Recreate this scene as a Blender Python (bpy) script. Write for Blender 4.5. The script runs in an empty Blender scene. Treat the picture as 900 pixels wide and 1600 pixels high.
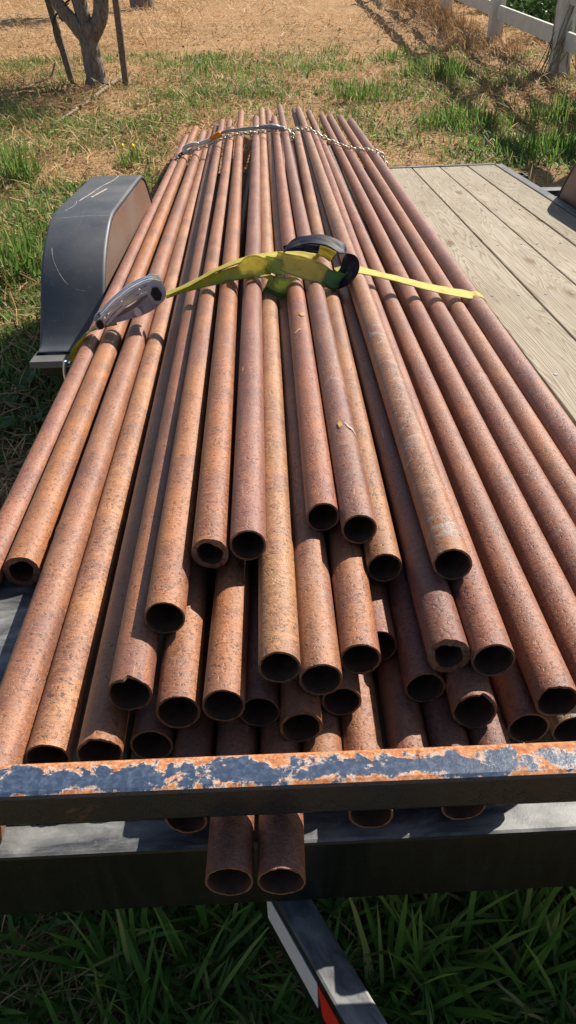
import bpy, bmesh, math, random
import numpy as np
from mathutils import Matrix, Vector
rng = np.random.default_rng(7)
random.seed(7)
S = bpy.context.scene
COL = S.collection
# ------------------------------------------------------------------ camera, sky, sun, exposure
CAMH = 1.62
T = Matrix.Translation((0, 0, CAMH)) @ Matrix.Rotation(math.radians(-5.3), 4, 'X')   # trailer-frame -> world (tongue jacked up)
CB = Matrix(((0.99940045, 0.03399927, 0.00654187),
             (-0.01267127, 0.53500913, -0.84475125),
             (-0.03222089, 0.84416188, 0.53511917)))
FPX = 1200.0
cd = bpy.data.cameras.new('camera'); cam = bpy.data.objects.new('camera', cd); COL.objects.link(cam)
cd.sensor_fit = 'VERTICAL'; cd.sensor_height = 24.0; cd.lens = 24.0 * FPX / 1600.0
cd.clip_start = 0.02; cd.clip_end = 2000
cam.matrix_world = T @ CB.to_4x4()
S.camera = cam
SUN = Vector((0.80, 0.80, 0.93)).normalized()
elev = math.asin(SUN.z); azim = math.atan2(SUN.x, SUN.y)
W = bpy.data.worlds.new('World'); S.world = W; W.use_nodes = True
nt = W.node_tree; bg = nt.nodes['Background']
sky = nt.nodes.new('ShaderNodeTexSky'); sky.sky_type = 'NISHITA'; sky.sun_disc = False
sky.sun_elevation = elev; sky.sun_rotation = azim
nt.links.new(sky.outputs[0], bg.inputs[0]); bg.inputs[1].default_value = 0.072
ld = bpy.data.lights.new('sun', 'SUN'); ld.energy = 5.0; ld.angle = math.radians(0.53); ld.color = (1.0, 0.93, 0.83)
lo = bpy.data.objects.new('sun', ld); COL.objects.link(lo)
lo.rotation_euler = (-SUN).to_track_quat('-Z', 'Y').to_euler()
S.view_settings.view_transform = 'Standard'; S.view_settings.look = 'None'
S.view_settings.exposure = 0.68; S.view_settings.gamma = 1.0

# ------------------------------------------------------------------ node helpers
class NT:
    def __init__(s, name):
        s.m = bpy.data.materials.new(name); s.m.use_nodes = True
        s.t = s.m.node_tree; s.b = s.t.nodes['Principled BSDF']
    def n(s, typ, **kw):
        nd = s.t.nodes.new(typ)
        for k, v in kw.items():
            if k.startswith('i_'):
                key = k[2:]; key = int(key) if key.isdigit() else key.replace('_', ' ')
                s.link(v, nd.inputs[key])
            else: setattr(nd, k, v)
        return nd
    def link(s, v, sock):
        if isinstance(v, bpy.types.NodeSocket): s.t.links.new(v, sock)
        elif isinstance(v, bpy.types.Node): s.t.links.new(v.outputs[0], sock)
        else:
            if sock.type == 'RGBA' and not isinstance(v, (int, float)) and len(v) == 3: v = (*v, 1)
            sock.default_value = v
    def coord(s, scale=(1, 1, 1), kind='Object', loc=None):
        tc = s.n('ShaderNodeTexCoord')
        mp = s.n('ShaderNodeMapping'); s.link(tc.outputs[kind], mp.inputs[0]); mp.inputs['Scale'].default_value = scale
        if loc is not None: s.link(loc, mp.inputs['Location'])
        return mp.outputs[0]
    def noise(s, vec, scale=5, detail=4, rough=.6, dist=0):
        nd = s.n('ShaderNodeTexNoise'); s.link(vec, nd.inputs['Vector'])
        nd.inputs['Scale'].default_value = scale; nd.inputs['Detail'].default_value = detail
        nd.inputs['Roughness'].default_value = rough; nd.inputs['Distortion'].default_value = dist
        return nd.outputs['Fac']
    def ramp(s, fac, stops, interp='LINEAR'):
        nd = s.n('ShaderNodeValToRGB'); s.link(fac, nd.inputs[0]); cr = nd.color_ramp; cr.interpolation = interp
        while len(cr.elements) < len(stops): cr.elements.new(.5)
        for e, (p, c) in zip(cr.elements, stops):
            e.position = p; e.color = (c, c, c, 1) if isinstance(c, (int, float)) else (*c, 1)
        return nd.outputs[0]
    def mix(s, fac, a, b, mode='MIX'):
        nd = s.n('ShaderNodeMix', data_type='RGBA', blend_type=mode)
        s.link(fac, nd.inputs[0]); s.link(a, nd.inputs[6]); s.link(b, nd.inputs[7]); return nd.outputs[2]
    def math(s, op, a, b=0.0, clamp=False):
        nd = s.n('ShaderNodeMath', operation=op, use_clamp=clamp); s.link(a, nd.inputs[0]); s.link(b, nd.inputs[1]); return nd.outputs[0]
    def vmul(s, a, b):
        nd = s.n('ShaderNodeVectorMath', operation='MULTIPLY'); s.link(a, nd.inputs[0]); s.link(b, nd.inputs[1]); return nd.outputs[0]
    def bump(s, h, strength=.3, dist=.002):
        nd = s.n('ShaderNodeBump'); s.link(h, nd.inputs['Height']); nd.inputs['Strength'].default_value = strength
        nd.inputs['Distance'].default_value = dist; s.t.links.new(nd.outputs[0], s.b.inputs['Normal'])
    def out(s, color=None, rough=None, metal=None, spec=None):
        if color is not None: s.link(color, s.b.inputs['Base Color'])
        if rough is not None: s.link(rough, s.b.inputs['Roughness'])
        if metal is not None: s.link(metal, s.b.inputs['Metallic'])
        if spec is not None: s.link(spec, s.b.inputs['Specular IOR Level'])
        return s.m

def objrand(N, mul=37.0):
    oi = N.n('ShaderNodeObjectInfo')
    cx = N.n('ShaderNodeCombineXYZ')
    for k in range(3): N.link(N.math('MULTIPLY', oi.outputs['Random'], mul * (1 + .37 * k)), cx.inputs[k])
    return oi, cx.outputs[0]

def mat_rust():
    N = NT('rusty_steel')
    oi, off = objrand(N)
    tc = N.n('ShaderNodeTexCoord')
    mp = N.n('ShaderNodeMapping'); N.link(tc.outputs['Object'], mp.inputs[0]); N.link(off, mp.inputs['Location'])
    v = mp.outputs[0]
    st = N.n('ShaderNodeMapping'); N.link(v, st.inputs[0]); st.inputs['Scale'].default_value = (1, 1, 2.6)
    sv = st.outputs[0]
    big = N.noise(v, 7, 3, .6, .6)
    mid = N.noise(sv, 48, 6, .74, 1.6)
    fine = N.noise(sv, 210, 3, .75)
    lon = N.n('ShaderNodeMapping'); N.link(v, lon.inputs[0]); lon.inputs['Scale'].default_value = (1, 1, .06)
    streak = N.noise(lon.outputs[0], 70, 3, .6)
    rnd = oi.outputs['Random']
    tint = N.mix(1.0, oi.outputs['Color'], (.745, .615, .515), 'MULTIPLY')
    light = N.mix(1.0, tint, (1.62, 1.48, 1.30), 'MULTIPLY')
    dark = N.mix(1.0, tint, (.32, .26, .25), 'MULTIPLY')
    plum = N.mix(.5, N.mix(1.0, tint, (.70, .60, .66), 'MULTIPLY'), (.14, .068, .062))
    ora = N.noise(v, 17, 5, .72, .9)
    lg = N.n('ShaderNodeMapping'); N.link(v, lg.inputs[0]); lg.inputs['Scale'].default_value = (1, 1, .12)
    lng = N.noise(lg.outputs[0], 46, 4, .6, .4)
    k1 = N.math('ADD', N.math('MULTIPLY', rnd, .55), .25); k2 = N.math('SUBTRACT', .85, N.math('MULTIPLY', rnd, .5))
    c = N.mix(N.math('MULTIPLY', N.ramp(big, [(.40, 0), (.62, 1)]), .9), tint, plum)
    c = N.mix(N.math('MULTIPLY', N.ramp(lng, [(.34, .65), (.48, 0)]), k2), c, dark)
    c = N.mix(N.math('MULTIPLY', N.ramp(lng, [(.54, 0), (.68, .6)]), k2), c, light)
    c = N.mix(N.math('MULTIPLY', N.ramp(ora, [(.54, 0), (.68, 1)]), .55), c, (.33, .125, .040))
    c = N.mix(N.math('MULTIPLY', N.ramp(mid, [(.50, 0), (.66, .85)]), k1), c, light)
    c = N.mix(N.math('MULTIPLY', N.ramp(mid, [(.32, 1), (.48, 0)]), k1), c, dark)
    c = N.mix(N.math('MULTIPLY', N.ramp(fine, [(.36, 1), (.44, 0)]), .70), c, dark)
    c = N.mix(N.math('MULTIPLY', N.ramp(fine, [(.57, 0), (.68, 1)]), .50), c, light)
    pit = N.noise(v, 150, 2, .5); pg = N.noise(v, 11, 3, .6)
    pm = N.math('MULTIPLY', N.ramp(pit, [(.60, 0), (.655, 1)]), N.ramp(pg, [(.38, .15), (.60, 1)]))
    c = N.mix(N.math('MULTIPLY', pm, .80), c, (.062, .030, .021))
    # long scrape marks
    scr = N.n('ShaderNodeMapping'); N.link(v, scr.inputs[0]); scr.inputs['Scale'].default_value = (1, 1, .10); scr.inputs['Rotation'].default_value = (.12, .1, 0)
    sc2 = N.noise(scr.outputs[0], 130, 2, .5); gate = N.noise(v, 9, 2, .5)
    c = N.mix(N.math('MULTIPLY', N.math('MULTIPLY', N.ramp(sc2, [(.70, 0), (.75, 1)]), N.ramp(gate, [(.5, 0), (.6, 1)])), .6), c, (.48, .30, .19))
    # grey mill-scale blotches (strength from the alpha of the object colour)
    gs = N.noise(sv, 16, 6, .70, 1.4)
    al = oi.outputs['Alpha']
    c = N.mix(N.math('MULTIPLY', N.ramp(gs, [(.54, 0), (.66, 1)]), al), c, (.30, .255, .22))
    hh = N.math('ADD', N.math('ADD', N.math('MULTIPLY', mid, .8), N.math('MULTIPLY', fine, .7)), N.math('MULTIPLY', N.ramp(pit, [(.58, 1), (.66, 0)]), .5))
    N.bump(hh, .6, .0022)
    return N.out(c, N.ramp(mid, [(.32, .36), (.68, .58)]), 0.0, .6)

def mat_paint(name, base=(.018, .022, .032), dust_glare=.35, rust=0.25, scale=1.0, rough=.32, topdust=0):
    N = NT(name)
    v = N.coord((1, 1, 1))
    a = N.noise(v, 26 * scale, 6, .65, .5); b = N.noise(v, 160 * scale, 4, .7); d = N.noise(v, 5 * scale, 4, .6)
    c = N.mix(N.math('MULTIPLY', N.ramp(d, [(.35, 0), (.75, 1)]), dust_glare), base, (.17, .16, .14))
    c = N.mix(N.math('MULTIPLY', N.ramp(b, [(.56, 0), (.72, 1)]), dust_glare * .7), c, (.26, .25, .23))
    spots = N.ramp(a, [(.66, 0), (.70, 1)])
    c = N.mix(N.math('MULTIPLY', spots, rust), c, (.26, .11, .045))
    lon = N.coord((.4, 1, 26), 'Object'); sc = N.noise(lon, 14, 2, .5)
    c = N.mix(N.math('MULTIPLY', N.ramp(sc, [(.70, 0), (.74, 1)]), .25), c, (.25, .25, .25))
    if topdust:
        geo = N.n('ShaderNodeNewGeometry'); sg = N.n('ShaderNodeSeparateXYZ'); N.link(geo.outputs['Normal'], sg.inputs[0])
        du = N.math('MULTIPLY', N.ramp(sg.outputs[2], [(.2, .12), (.95, 1)]), N.ramp(d, [(.3, .35), (.7, .9)]))
        c = N.mix(N.math('MULTIPLY', du, topdust), c, (.21, .20, .185))
        c = N.mix(N.math('MULTIPLY', N.ramp(b, [(.66, 0), (.72, 1)]), .35), c, (.42, .36, .30))
    N.bump(N.math('ADD', N.math('MULTIPLY', a, .5), N.math('MULTIPLY', b, .3)), .25, .0015)
    return N.out(c, N.ramp(d, [(.3, rough), (.7, rough + .22)]), 0, .5)

def mat_beam():
    # gloss black frame paint: bare drips and specks, upward faces paler, sun glare put into the dust colour
    N = NT('gloss_black_frame_paint'); v = N.coord()
    geo = N.n('ShaderNodeNewGeometry'); sg = N.n('ShaderNodeSeparateXYZ'); N.link(geo.outputs['True Normal'], sg.inputs[0])
    top = N.ramp(sg.outputs[2], [(.5, 0), (.9, 1)])
    a = N.noise(v, 22, 6, .7, .6); b = N.noise(v, 190, 4, .75); d = N.noise(N.coord((1, 1, .16)), 45, 4, .6, .8)
    c = N.mix(N.math('MULTIPLY', N.ramp(d, [(.45, 0), (.75, 1)]), .35), (.006, .0085, .007), (.030, .036, .027))
    c = N.mix(N.math('MULTIPLY', N.ramp(b, [(.64, 0), (.74, 1)]), .30), c, (.16, .16, .14))
    lw = N.noise(N.coord((.35, 1, 1)), 34, 5, .6, .5); dust_glare = N.mix(N.ramp(lw, [(.38, 0), (.66, 1)]), (.016, .020, .030), (.25, .25, .24)); dust_glare = N.mix(N.math('MULTIPLY', N.ramp(b, [(.60, 0), (.70, 1)]), .5), dust_glare, (.34, .33, .31))
    c = N.mix(N.math('MULTIPLY', top, N.ramp(a, [(.25, .45), (.7, .9)])), c, dust_glare)
    N.bump(N.math('ADD', N.math('MULTIPLY', a, .6), N.math('MULTIPLY', b, .35)), .3, .002)
    return N.out(c, N.mix(top, (.30,) * 3, (.55,) * 3), 0, N.mix(top, (.28,) * 3, (.9,) * 3))

def mat_rail():
    # blue-black enamel, its top bluer by a painted sky reflection, flaking off the top of the bump rail, worst along both edges
    N = NT('flaking_paint_sky_blue_top')
    tc = N.n('ShaderNodeTexCoord'); v = tc.outputs['Object']
    sx = N.n('ShaderNodeSeparateXYZ'); N.link(v, sx.inputs[0])
    mp = N.n('ShaderNodeMapping'); N.link(v, mp.inputs[0]); mp.inputs['Scale'].default_value = (.75, 1, 1)
    n1 = N.noise(mp.outputs[0], 24, 8, .62, .7); n2 = N.noise(v, 9, 3, .5); n3 = N.noise(v, 120, 5, .7); n4 = N.noise(v, 260, 4, .7)
    # edge distance: object y runs -.023 .. +.023 across the rail
    ed = N.math('DIVIDE', N.math('ABSOLUTE', N.math('ADD', sx.outputs[1], .003)), .023)
    e2 = N.math('MULTIPLY', N.math('POWER', ed, 2.6), .25)
    xg = N.math('MULTIPLY', N.math('ADD', sx.outputs[0], .2), .10)
    f = N.math('ADD', N.math('ADD', N.math('ADD', n1, e2), N.math('MULTIPLY', N.math('SUBTRACT', n2, .5), .38)), xg)
    n5 = N.noise(v, 75, 5, .7, .5); f = N.math('ADD', f, N.math('MULTIPLY', N.math('SUBTRACT', n5, .5), .46)); m = N.ramp(f, [(.595, 0), (.615, 1)])
    rim = N.ramp(f, [(.565, 0), (.60, 1), (.65, 0)])
    geo = N.n('ShaderNodeNewGeometry'); sg = N.n('ShaderNodeSeparateXYZ')
    vt = N.n('ShaderNodeVectorTransform', vector_type='NORMAL', convert_from='WORLD', convert_to='OBJECT')
    N.link(geo.outputs['True Normal'], vt.inputs[0]); N.link(vt.outputs[0], sg.inputs[0])
    top = N.ramp(sg.outputs[2], [(.3, 0), (.75, 1)])
    paint = N.mix(N.ramp(n3, [(.45, 0), (.75, .55)]), (.032, .050, .088), (.15, .19, .25))
    rust = N.mix(N.ramp(n3, [(.35, 0), (.6, 1)]), (.28, .085, .024), (.50, .20, .075))
    rust = N.mix(N.ramp(n4, [(.56, 0), (.66, .75)]), rust, (.62, .38, .24))
    rust = N.mix(N.ramp(n4, [(.32, .7), (.44, 0)]), rust, (.10, .04, .02))
    c = N.mix(N.math('MULTIPLY', m, top), paint, rust)
    c = N.mix(N.math('MULTIPLY', N.math('MULTIPLY', rim, top), N.ramp(n3, [(.42, 0), (.55, .8)])), c, (.66, .52, .42))
    side = N.mix(N.ramp(n1, [(.66, 0), (.72, .8)]), (.014, .016, .018), (.10, .055, .03))  # sides coloured blacker than the top, their shade kept in the paint
    c = N.mix(top, side, c)
    N.bump(N.math('ADD', N.math('MULTIPLY', m, -.6), N.math('MULTIPLY', n3, .5)), .5, .002)
    return N.out(c, N.mix(N.math('MULTIPLY', m, top), (.30,) * 3, (.85,) * 3), 0, .5)

def mat_wood():
    N = NT('weathered_plank_wood')
    oi, off = objrand(N, 61)
    tc = N.n('ShaderNodeTexCoord')
    mp = N.n('ShaderNodeMapping'); N.link(tc.outputs['Object'], mp.inputs[0]); N.link(off, mp.inputs['Location'])
    v = mp.outputs[0]
    def sc(x, y, z):
        m = N.n('ShaderNodeMapping'); N.link(v, m.inputs[0]); m.inputs['Scale'].default_value = (x, y, z); return m.outputs[0]
    warp = N.noise(sc(13, .8, 1), 1.0, 2, .45, .25)
    ring = N.math('SINE', N.math('MULTIPLY', warp, 150.0))
    fib = N.noise(sc(220, 5, 5), 1.0, 3, .6)
    blot = N.noise(sc(4, 1.6, 1), 1.4, 4, .6)
    c = N.mix(N.ramp(blot, [(.3, 0), (.7, 1)]), (.345, .298, .225), (.455, .405, .322))
    c = N.mix(N.math('MULTIPLY', N.ramp(ring, [(.42, 0), (1.0, 1)]), .62), c, (.20, .14, .085))
    c = N.mix(1.0, c, N.ramp(oi.outputs['Random'], [(0, (.80, .79, .77)), (.5, (.95, .94, .92)), (1, (.88, .85, .79))]), 'MULTIPLY')
    c = N.mix(N.math('MULTIPLY', N.ramp(fib, [(.35, 1), (.55, 0)]), .35), c, (.24, .19, .13))
    # knots
    vo = N.n('ShaderNodeTexVoronoi'); N.link(sc(4.2, 1.3, 1), vo.inputs['Vector']); vo.inputs['Scale'].default_value = 1.45
    kn = N.ramp(vo.outputs['Distance'], [(.05, 1), (.09, .55), (.15, 0)])
    c = N.mix(N.math('MULTIPLY', kn, .75), c, (.15, .085, .04))
    st = N.noise(sc(9, 4, 1), 2.0, 5, .7)
    c = N.mix(N.math('MULTIPLY', N.ramp(st, [(.62, 0), (.74, 1)]), .4), c, (.22, .18, .14))
    N.bump(N.math('ADD', N.math('MULTIPLY', ring, .5), fib), .4, .002)
    return N.out(c, .85, 0, .2)

def simple(name, col, rough=.6, metal=0, var=.35, scale=60, spec=.4, bump=.2):
    N = NT(name); v = N.coord()
    a = N.noise(v, scale, 5, .65); d = tuple(x * (1 - var) for x in col); l = tuple(min(1, x * (1 + var)) for x in col)
    c = N.mix(N.ramp(a, [(.3, 0), (.7, 1)]), d, l)
    N.bump(a, bump, .001)
    return N.out(c, rough, metal, spec)

def mat_web(name, col, rough=.55, trans=.46):
    N = NT(name); tc = N.n('ShaderNodeTexCoord'); u = tc.outputs['UV']
    w = N.n('ShaderNodeTexWave', wave_type='BANDS', bands_direction='X'); N.link(u, w.inputs[0]); w.inputs['Scale'].default_value = 130
    w2 = N.n('ShaderNodeTexWave', wave_type='BANDS', bands_direction='Y'); N.link(u, w2.inputs[0]); w2.inputs['Scale'].default_value = 5
    d = tuple(x * .62 for x in col)
    h = N.math('MULTIPLY', w.outputs['Fac'], w2.outputs['Fac'])
    c = N.mix(N.math('MULTIPLY', h, .6), col, d)
    sy = N.n('ShaderNodeSeparateXYZ'); N.link(u, sy.inputs[0])
    ed = N.math('ABSOLUTE', N.math('SUBTRACT', sy.outputs[1], .5))
    c = N.mix(N.ramp(ed, [(.40, 0), (.44, .55), (.47, .1), (.495, .8)]), c, tuple(x * .35 for x in col))   # woven selvedge and stripe
    dirt = N.noise(N.coord(), 30, 4, .6)
    c = N.mix(N.math('MULTIPLY', N.ramp(dirt, [(.5, 0), (.8, 1)]), .45), c, (.18, .15, .06))
    N.bump(h, .35, .0008)
    N.out(c, rough, 0, .3)
    tr = N.n('ShaderNodeBsdfTranslucent'); N.link(c, tr.inputs[0]); mx = N.n('ShaderNodeMixShader'); mx.inputs[0].default_value = trans
    N.t.links.new(N.b.outputs[0], mx.inputs[1]); N.t.links.new(tr.outputs[0], mx.inputs[2]); N.t.links.new(mx.outputs[0], N.t.nodes['Material Output'].inputs[0])
    return N.m

def mat_attr(name, stops, rough=.7, trans=0.0):
    N = NT(name)
    at = N.n('ShaderNodeAttribute', attribute_name='rnd')
    c = N.ramp(at.outputs['Fac'], stops)
    N.out(c, rough, 0, .25)
    if trans:
        tr = N.n('ShaderNodeBsdfTranslucent'); N.link(c, tr.inputs[0])
        mx = N.n('ShaderNodeMixShader'); mx.inputs[0].default_value = trans
        N.t.links.new(N.b.outputs[0], mx.inputs[1]); N.t.links.new(tr.outputs[0], mx.inputs[2])
        N.t.links.new(mx.outputs[0], N.t.nodes['Material Output'].inputs[0])
    return N.m

def mat_ground():
    N = NT('dry_grass_soil'); v = N.coord()
    a = N.noise(v, .55, 5, .6, .4); b = N.noise(v, 9, 6, .7, .8); c3 = N.noise(v, 55, 5, .75, .6)
    c = N.mix(N.ramp(b, [(.36, 0), (.62, 1)]), (.19, .105, .055), (.42, .245, .12))
    c = N.mix(N.ramp(c3, [(.42, 0), (.64, .8)]), c, (.56, .36, .18))
    c = N.mix(N.ramp(c3, [(.28, .8), (.42, 0)]), c, (.09, .058, .035))
    c = N.mix(N.ramp(a, [(.50, 0), (.68, .35)]), c, (.16, .15, .05))
    N.bump(N.math('ADD', N.math('MULTIPLY', b, .7), N.math('MULTIPLY', c3, .5)), .9, .03)
    return N.out(c, .95, 0, .1)

M = dict(
    rust=mat_rust(), rail=mat_rail(), wood=mat_wood(),
    frame=mat_beam(),
    fender=mat_paint('fender_paint', (.026, .036, .052), .26, .30, .55, .42, .42),
    strip=mat_paint('grey_edge_strip', (.10, .10, .10), .8, .3, 1.0, .4),  # paler and greyer than the frame paint
    rubber=simple('tyre_rubber', (.018, .018, .018), .8),
    rim=simple('wheel_rim', (.35, .35, .36), .45, .6),
    yellow=mat_web('yellow_webbing', (.80, .70, .17)), green=mat_web('yellow_green_webbing', (.50, .58, .13)),
    teal=mat_web('green_webbing', (.16, .36, .11)), navy=mat_web('navy_webbing', (.010, .009, .030), .55, .05),
    chrome=simple('zinc_plated_steel', (.60, .64, .71), .28, .55, .12, 30, .6, .12),
    blackbolt=simple('black_bolt', (.02, .02, .022), .4, .3),
    chain=simple('gold_zinc_chain', (.62, .56, .42), .38, .55, .3, 80),
    binder=simple('grey_binder_steel', (.30, .30, .29), .5, .5, .3, 60),
    orange=simple('orange_tape', (.80, .24, .01), .5), hookm=simple('pale_galvanised_hook', (.62, .58, .50), .5, .3),
    bark=None, stake=simple('stake_wood', (.17, .13, .095), .9, 0, .45, 40, .1, .6),
    white=None, redtape=simple('red_reflective_tape', (.62, .03, .02), .35, 0, .1), whitetape=simple('white_reflective_tape', (.62, .66, .72), .35, 0, .06),
    soil=mat_ground(), twig=simple('dead_twig', (.26, .21, .16), .9, 0, .3, 50, .1, .5),
    tie=simple('black_tree_tie', (.02, .02, .02), .7), ypaint=simple('yellow_paint_mark', (.36, .21, .065), .6, 0, .4), wpaint=simple('white_scuff', (.48, .40, .32), .7, 0, .2),
)
def mat_bark():
    N = NT('tree_bark'); v = N.coord((1, 1, .22))
    a = N.noise(v, 40, 6, .7, 1.0); b = N.noise(N.coord(), 8, 4, .6)
    c = N.mix(N.ramp(a, [(.35, 0), (.65, 1)]), (.085, .066, .055), (.36, .29, .235))
    c = N.mix(N.ramp(b, [(.5, 0), (.8, .5)]), c, (.33, .28, .22))
    N.bump(a, .9, .02); return N.out(c, .95, 0, .1)
def mat_white():
    N = NT('chipped_white_paint'); v = N.coord((1, 1, .4)); w = N.coord()
    a = N.noise(v, 30, 6, .7, .5); b = N.noise(w, 4, 4, .6)
    c = N.mix(N.ramp(b, [(.35, 0), (.7, 1)]), (.60, .56, .48), (.73, .70, .62))
    c = N.mix(N.ramp(a, [(.63, 0), (.70, .8)]), c, (.33, .28, .22))
    N.bump(a, .3, .004); return N.out(c, .7, 0, .3)
M['bark'] = mat_bark(); M['white'] = mat_white()
M['grass'] = mat_attr('green_grass', [(0, (.050, .11, .026)), (.35, (.10, .20, .035)), (.7, (.17, .29, .055)), (.9, (.30, .33, .10)), (1, (.45, .37, .17))], .5, .45)
M['straw'] = mat_attr('dry_straw', [(0, (.17, .095, .045)), (.35, (.40, .235, .105)), (.75, (.58, .375, .185)), (1, (.70, .50, .29))], .75, .15)
M['litter'] = mat_attr('leaf_litter', [(0, (.10, .055, .03)), (.5, (.24, .14, .075)), (1, (.40, .27, .16))], .8)
M['leaf'] = mat_attr('leaf', [(0, (.025, .060, .018)), (.5, (.05, .11, .03)), (1, (.10, .17, .05))], .5, .3)
M['flower'] = simple('yellow_flower', (.75, .50, .03), .6)

# ------------------------------------------------------------------ object helpers
def tag(o, label, cat, group=None):
    o['label'] = label; o['category'] = cat
    if group: o['group'] = group
    return o
def empty(name, mw):
    o = bpy.data.objects.new(name, None); o.empty_display_size = .1; COL.objects.link(o); o.matrix_world = mw; return o
def link(name, me, mat, parent=None, mw=None, smooth=False):
    o = bpy.data.objects.new(name, me); COL.objects.link(o)
    if mat is not None and not me.materials:
        for m in (mat if isinstance(mat, list) else [mat]): me.materials.append(m)
    if smooth: me.polygons.foreach_set('use_smooth', [True] * len(me.polygons))
    if parent is not None: o.parent = parent; o.matrix_parent_inverse = Matrix.Identity(4)
    if mw is not None: o.matrix_world = mw if parent is None else mw
    if parent is not None and mw is not None: o.matrix_basis = mw
    return o
def frombm(name, bm, mat, parent=None, mw=None, smooth=False):
    me = bpy.data.meshes.new(name); bm.normal_update(); bm.to_mesh(me); bm.free()
    return link(name, me, mat, parent, mw, smooth)
def pyd(name, V, Fc, mat, parent=None, mw=None, smooth=False):
    me = bpy.data.meshes.new(name); me.from_pydata([tuple(v) for v in V], [], Fc); me.update()
    return link(name, me, mat, parent, mw, smooth)
def box(bm, lo, hi, bev=0.0, mat4=None):
    r = bmesh.ops.create_cube(bm, size=1.0)
    c = [(a + b) / 2 for a, b in zip(lo, hi)]; s = [b - a for a, b in zip(lo, hi)]
    for v in r['verts']: v.co = Vector((v.co.x * s[0] + c[0], v.co.y * s[1] + c[1], v.co.z * s[2] + c[2]))
    if bev:
        es = list({e for v in r['verts'] for e in v.link_edges})
        g = bmesh.ops.bevel(bm, geom=es, offset=bev, segments=2, affect='EDGES', profile=.5)
    return bm
def boxo(name, lo, hi, mat, parent, bev=.002, origin=None, mw=None):
    """box given in the parent's frame, own origin at its centre"""
    c = Vector([(a + b) / 2 for a, b in zip(lo, hi)])
    bm = bmesh.new(); h = [(b - a) / 2 for a, b in zip(lo, hi)]
    box(bm, [-x for x in h], h, bev)
    return frombm(name, bm, mat, parent, Matrix.Translation(c) if mw is None else mw @ Matrix.Translation(c))
def tube(path, rad, seg=10, cap=True, wob=0.0):
    P = [Vector(p) for p in path]; n = len(P); R = rad if hasattr(rad, '__len__') else [rad] * n
    V = []; Fc = []; prev = None
    for i in range(n):
        t = (P[min(i + 1, n - 1)] - P[max(i - 1, 0)]).normalized()
        if prev is None:
            a = t.orthogonal().normalized()
        else:
            a = (prev - t * prev.dot(t)).normalized()
        prev = a; b = t.cross(a)
        for k in range(seg):
            th = 2 * math.pi * k / seg; r = R[i] * (1 + (random.uniform(-wob, wob) if wob else 0))
            V.append(P[i] + a * (r * math.cos(th)) + b * (r * math.sin(th)))
    for i in range(n - 1):
        for k in range(seg):
            k2 = (k + 1) % seg; Fc.append((i * seg + k, i * seg + k2, (i + 1) * seg + k2, (i + 1) * seg + k))
    if cap: Fc.append(tuple(range(seg - 1, -1, -1))); Fc.append(tuple((n - 1) * seg + k for k in range(seg)))
    return V, Fc
def merge(parts):
    V = []; Fc = []
    for v, f in parts:
        o = len(V); V += list(v); Fc += [tuple(i + o for i in q) for q in f]
    return V, Fc
def spline(pts, n):
    P = [np.array(p, float) for p in pts]; P = [2 * P[0] - P[1]] + P + [2 * P[-1] - P[-2]]
    out = []
    m = len(P) - 3
    for i in range(m):
        for k in range(n):
            t = k / n; p0, p1, p2, p3 = P[i:i + 4]
            out.append(.5 * (2 * p1 + (p2 - p0) * t + (2 * p0 - 5 * p1 + 4 * p2 - p3) * t * t + (3 * p1 - p0 - 3 * p2 + p3) * t ** 3))
    out.append(P[-2]); return np.array(out)
def ribbon(name, ctrl, mat, parent, mw=None, n=10, th=.0018, across=9, cup=0.0, wr=.0016):
    """webbing: ctrl rows = (x,y,z, wx,wy,wz, width) - centre line, direction across, width"""
    C = np.array(ctrl, float); A = spline(C[:, :3], n); Wd = spline(C[:, 3:6], n); ww = spline(C[:, 6:7], n)[:, 0]
    V = []; UV = []; Fc = []; L = 0
    for i in range(len(A)):
        t = A[min(i + 1, len(A) - 1)] - A[max(i - 1, 0)]; t /= np.linalg.norm(t)
        w = Wd[i] - t * Wd[i].dot(t); w /= np.linalg.norm(w); nn = np.cross(t, w)
        if i: L += np.linalg.norm(A[i] - A[i - 1])
        for s in (1, -1):
            for k in range(across):
                u = k / (across - 1) - .5
                V.append(A[i] + w * (u * ww[i]) + nn * (s * th / 2 + cup * (u * u - .08) * ww[i] + wr * math.sin(14 * u + 40 * L) * math.sin(55 * L + 3 * u))); UV.append((L, u + .5))
    m = 2 * across
    for i in range(len(A) - 1):
        a, b = i * m, (i + 1) * m
        for k in range(across - 1):
            Fc.append((a + k, a + k + 1, b + k + 1, b + k)); Fc.append((a + across + k + 1, a + across + k, b + across + k, b + across + k + 1))
        Fc.append((a + across, a, b, b + across)); Fc.append((a + across - 1, a + 2 * across - 1, b + 2 * across - 1, b + across - 1))
    o = pyd(name, V, Fc, mat, parent, mw, True)
    uv = o.data.uv_layers.new(name='UVMap')
    idx = np.empty(len(o.data.loops), int); o.data.loops.foreach_get('vertex_index', idx)
    uv.data.foreach_set('uv', np.array(UV)[idx].ravel().astype(np.float32))
    return o
ID = Matrix.Identity(4)
def TL(x, y, z): return T @ Matrix.Translation((x, y, z))

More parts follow.
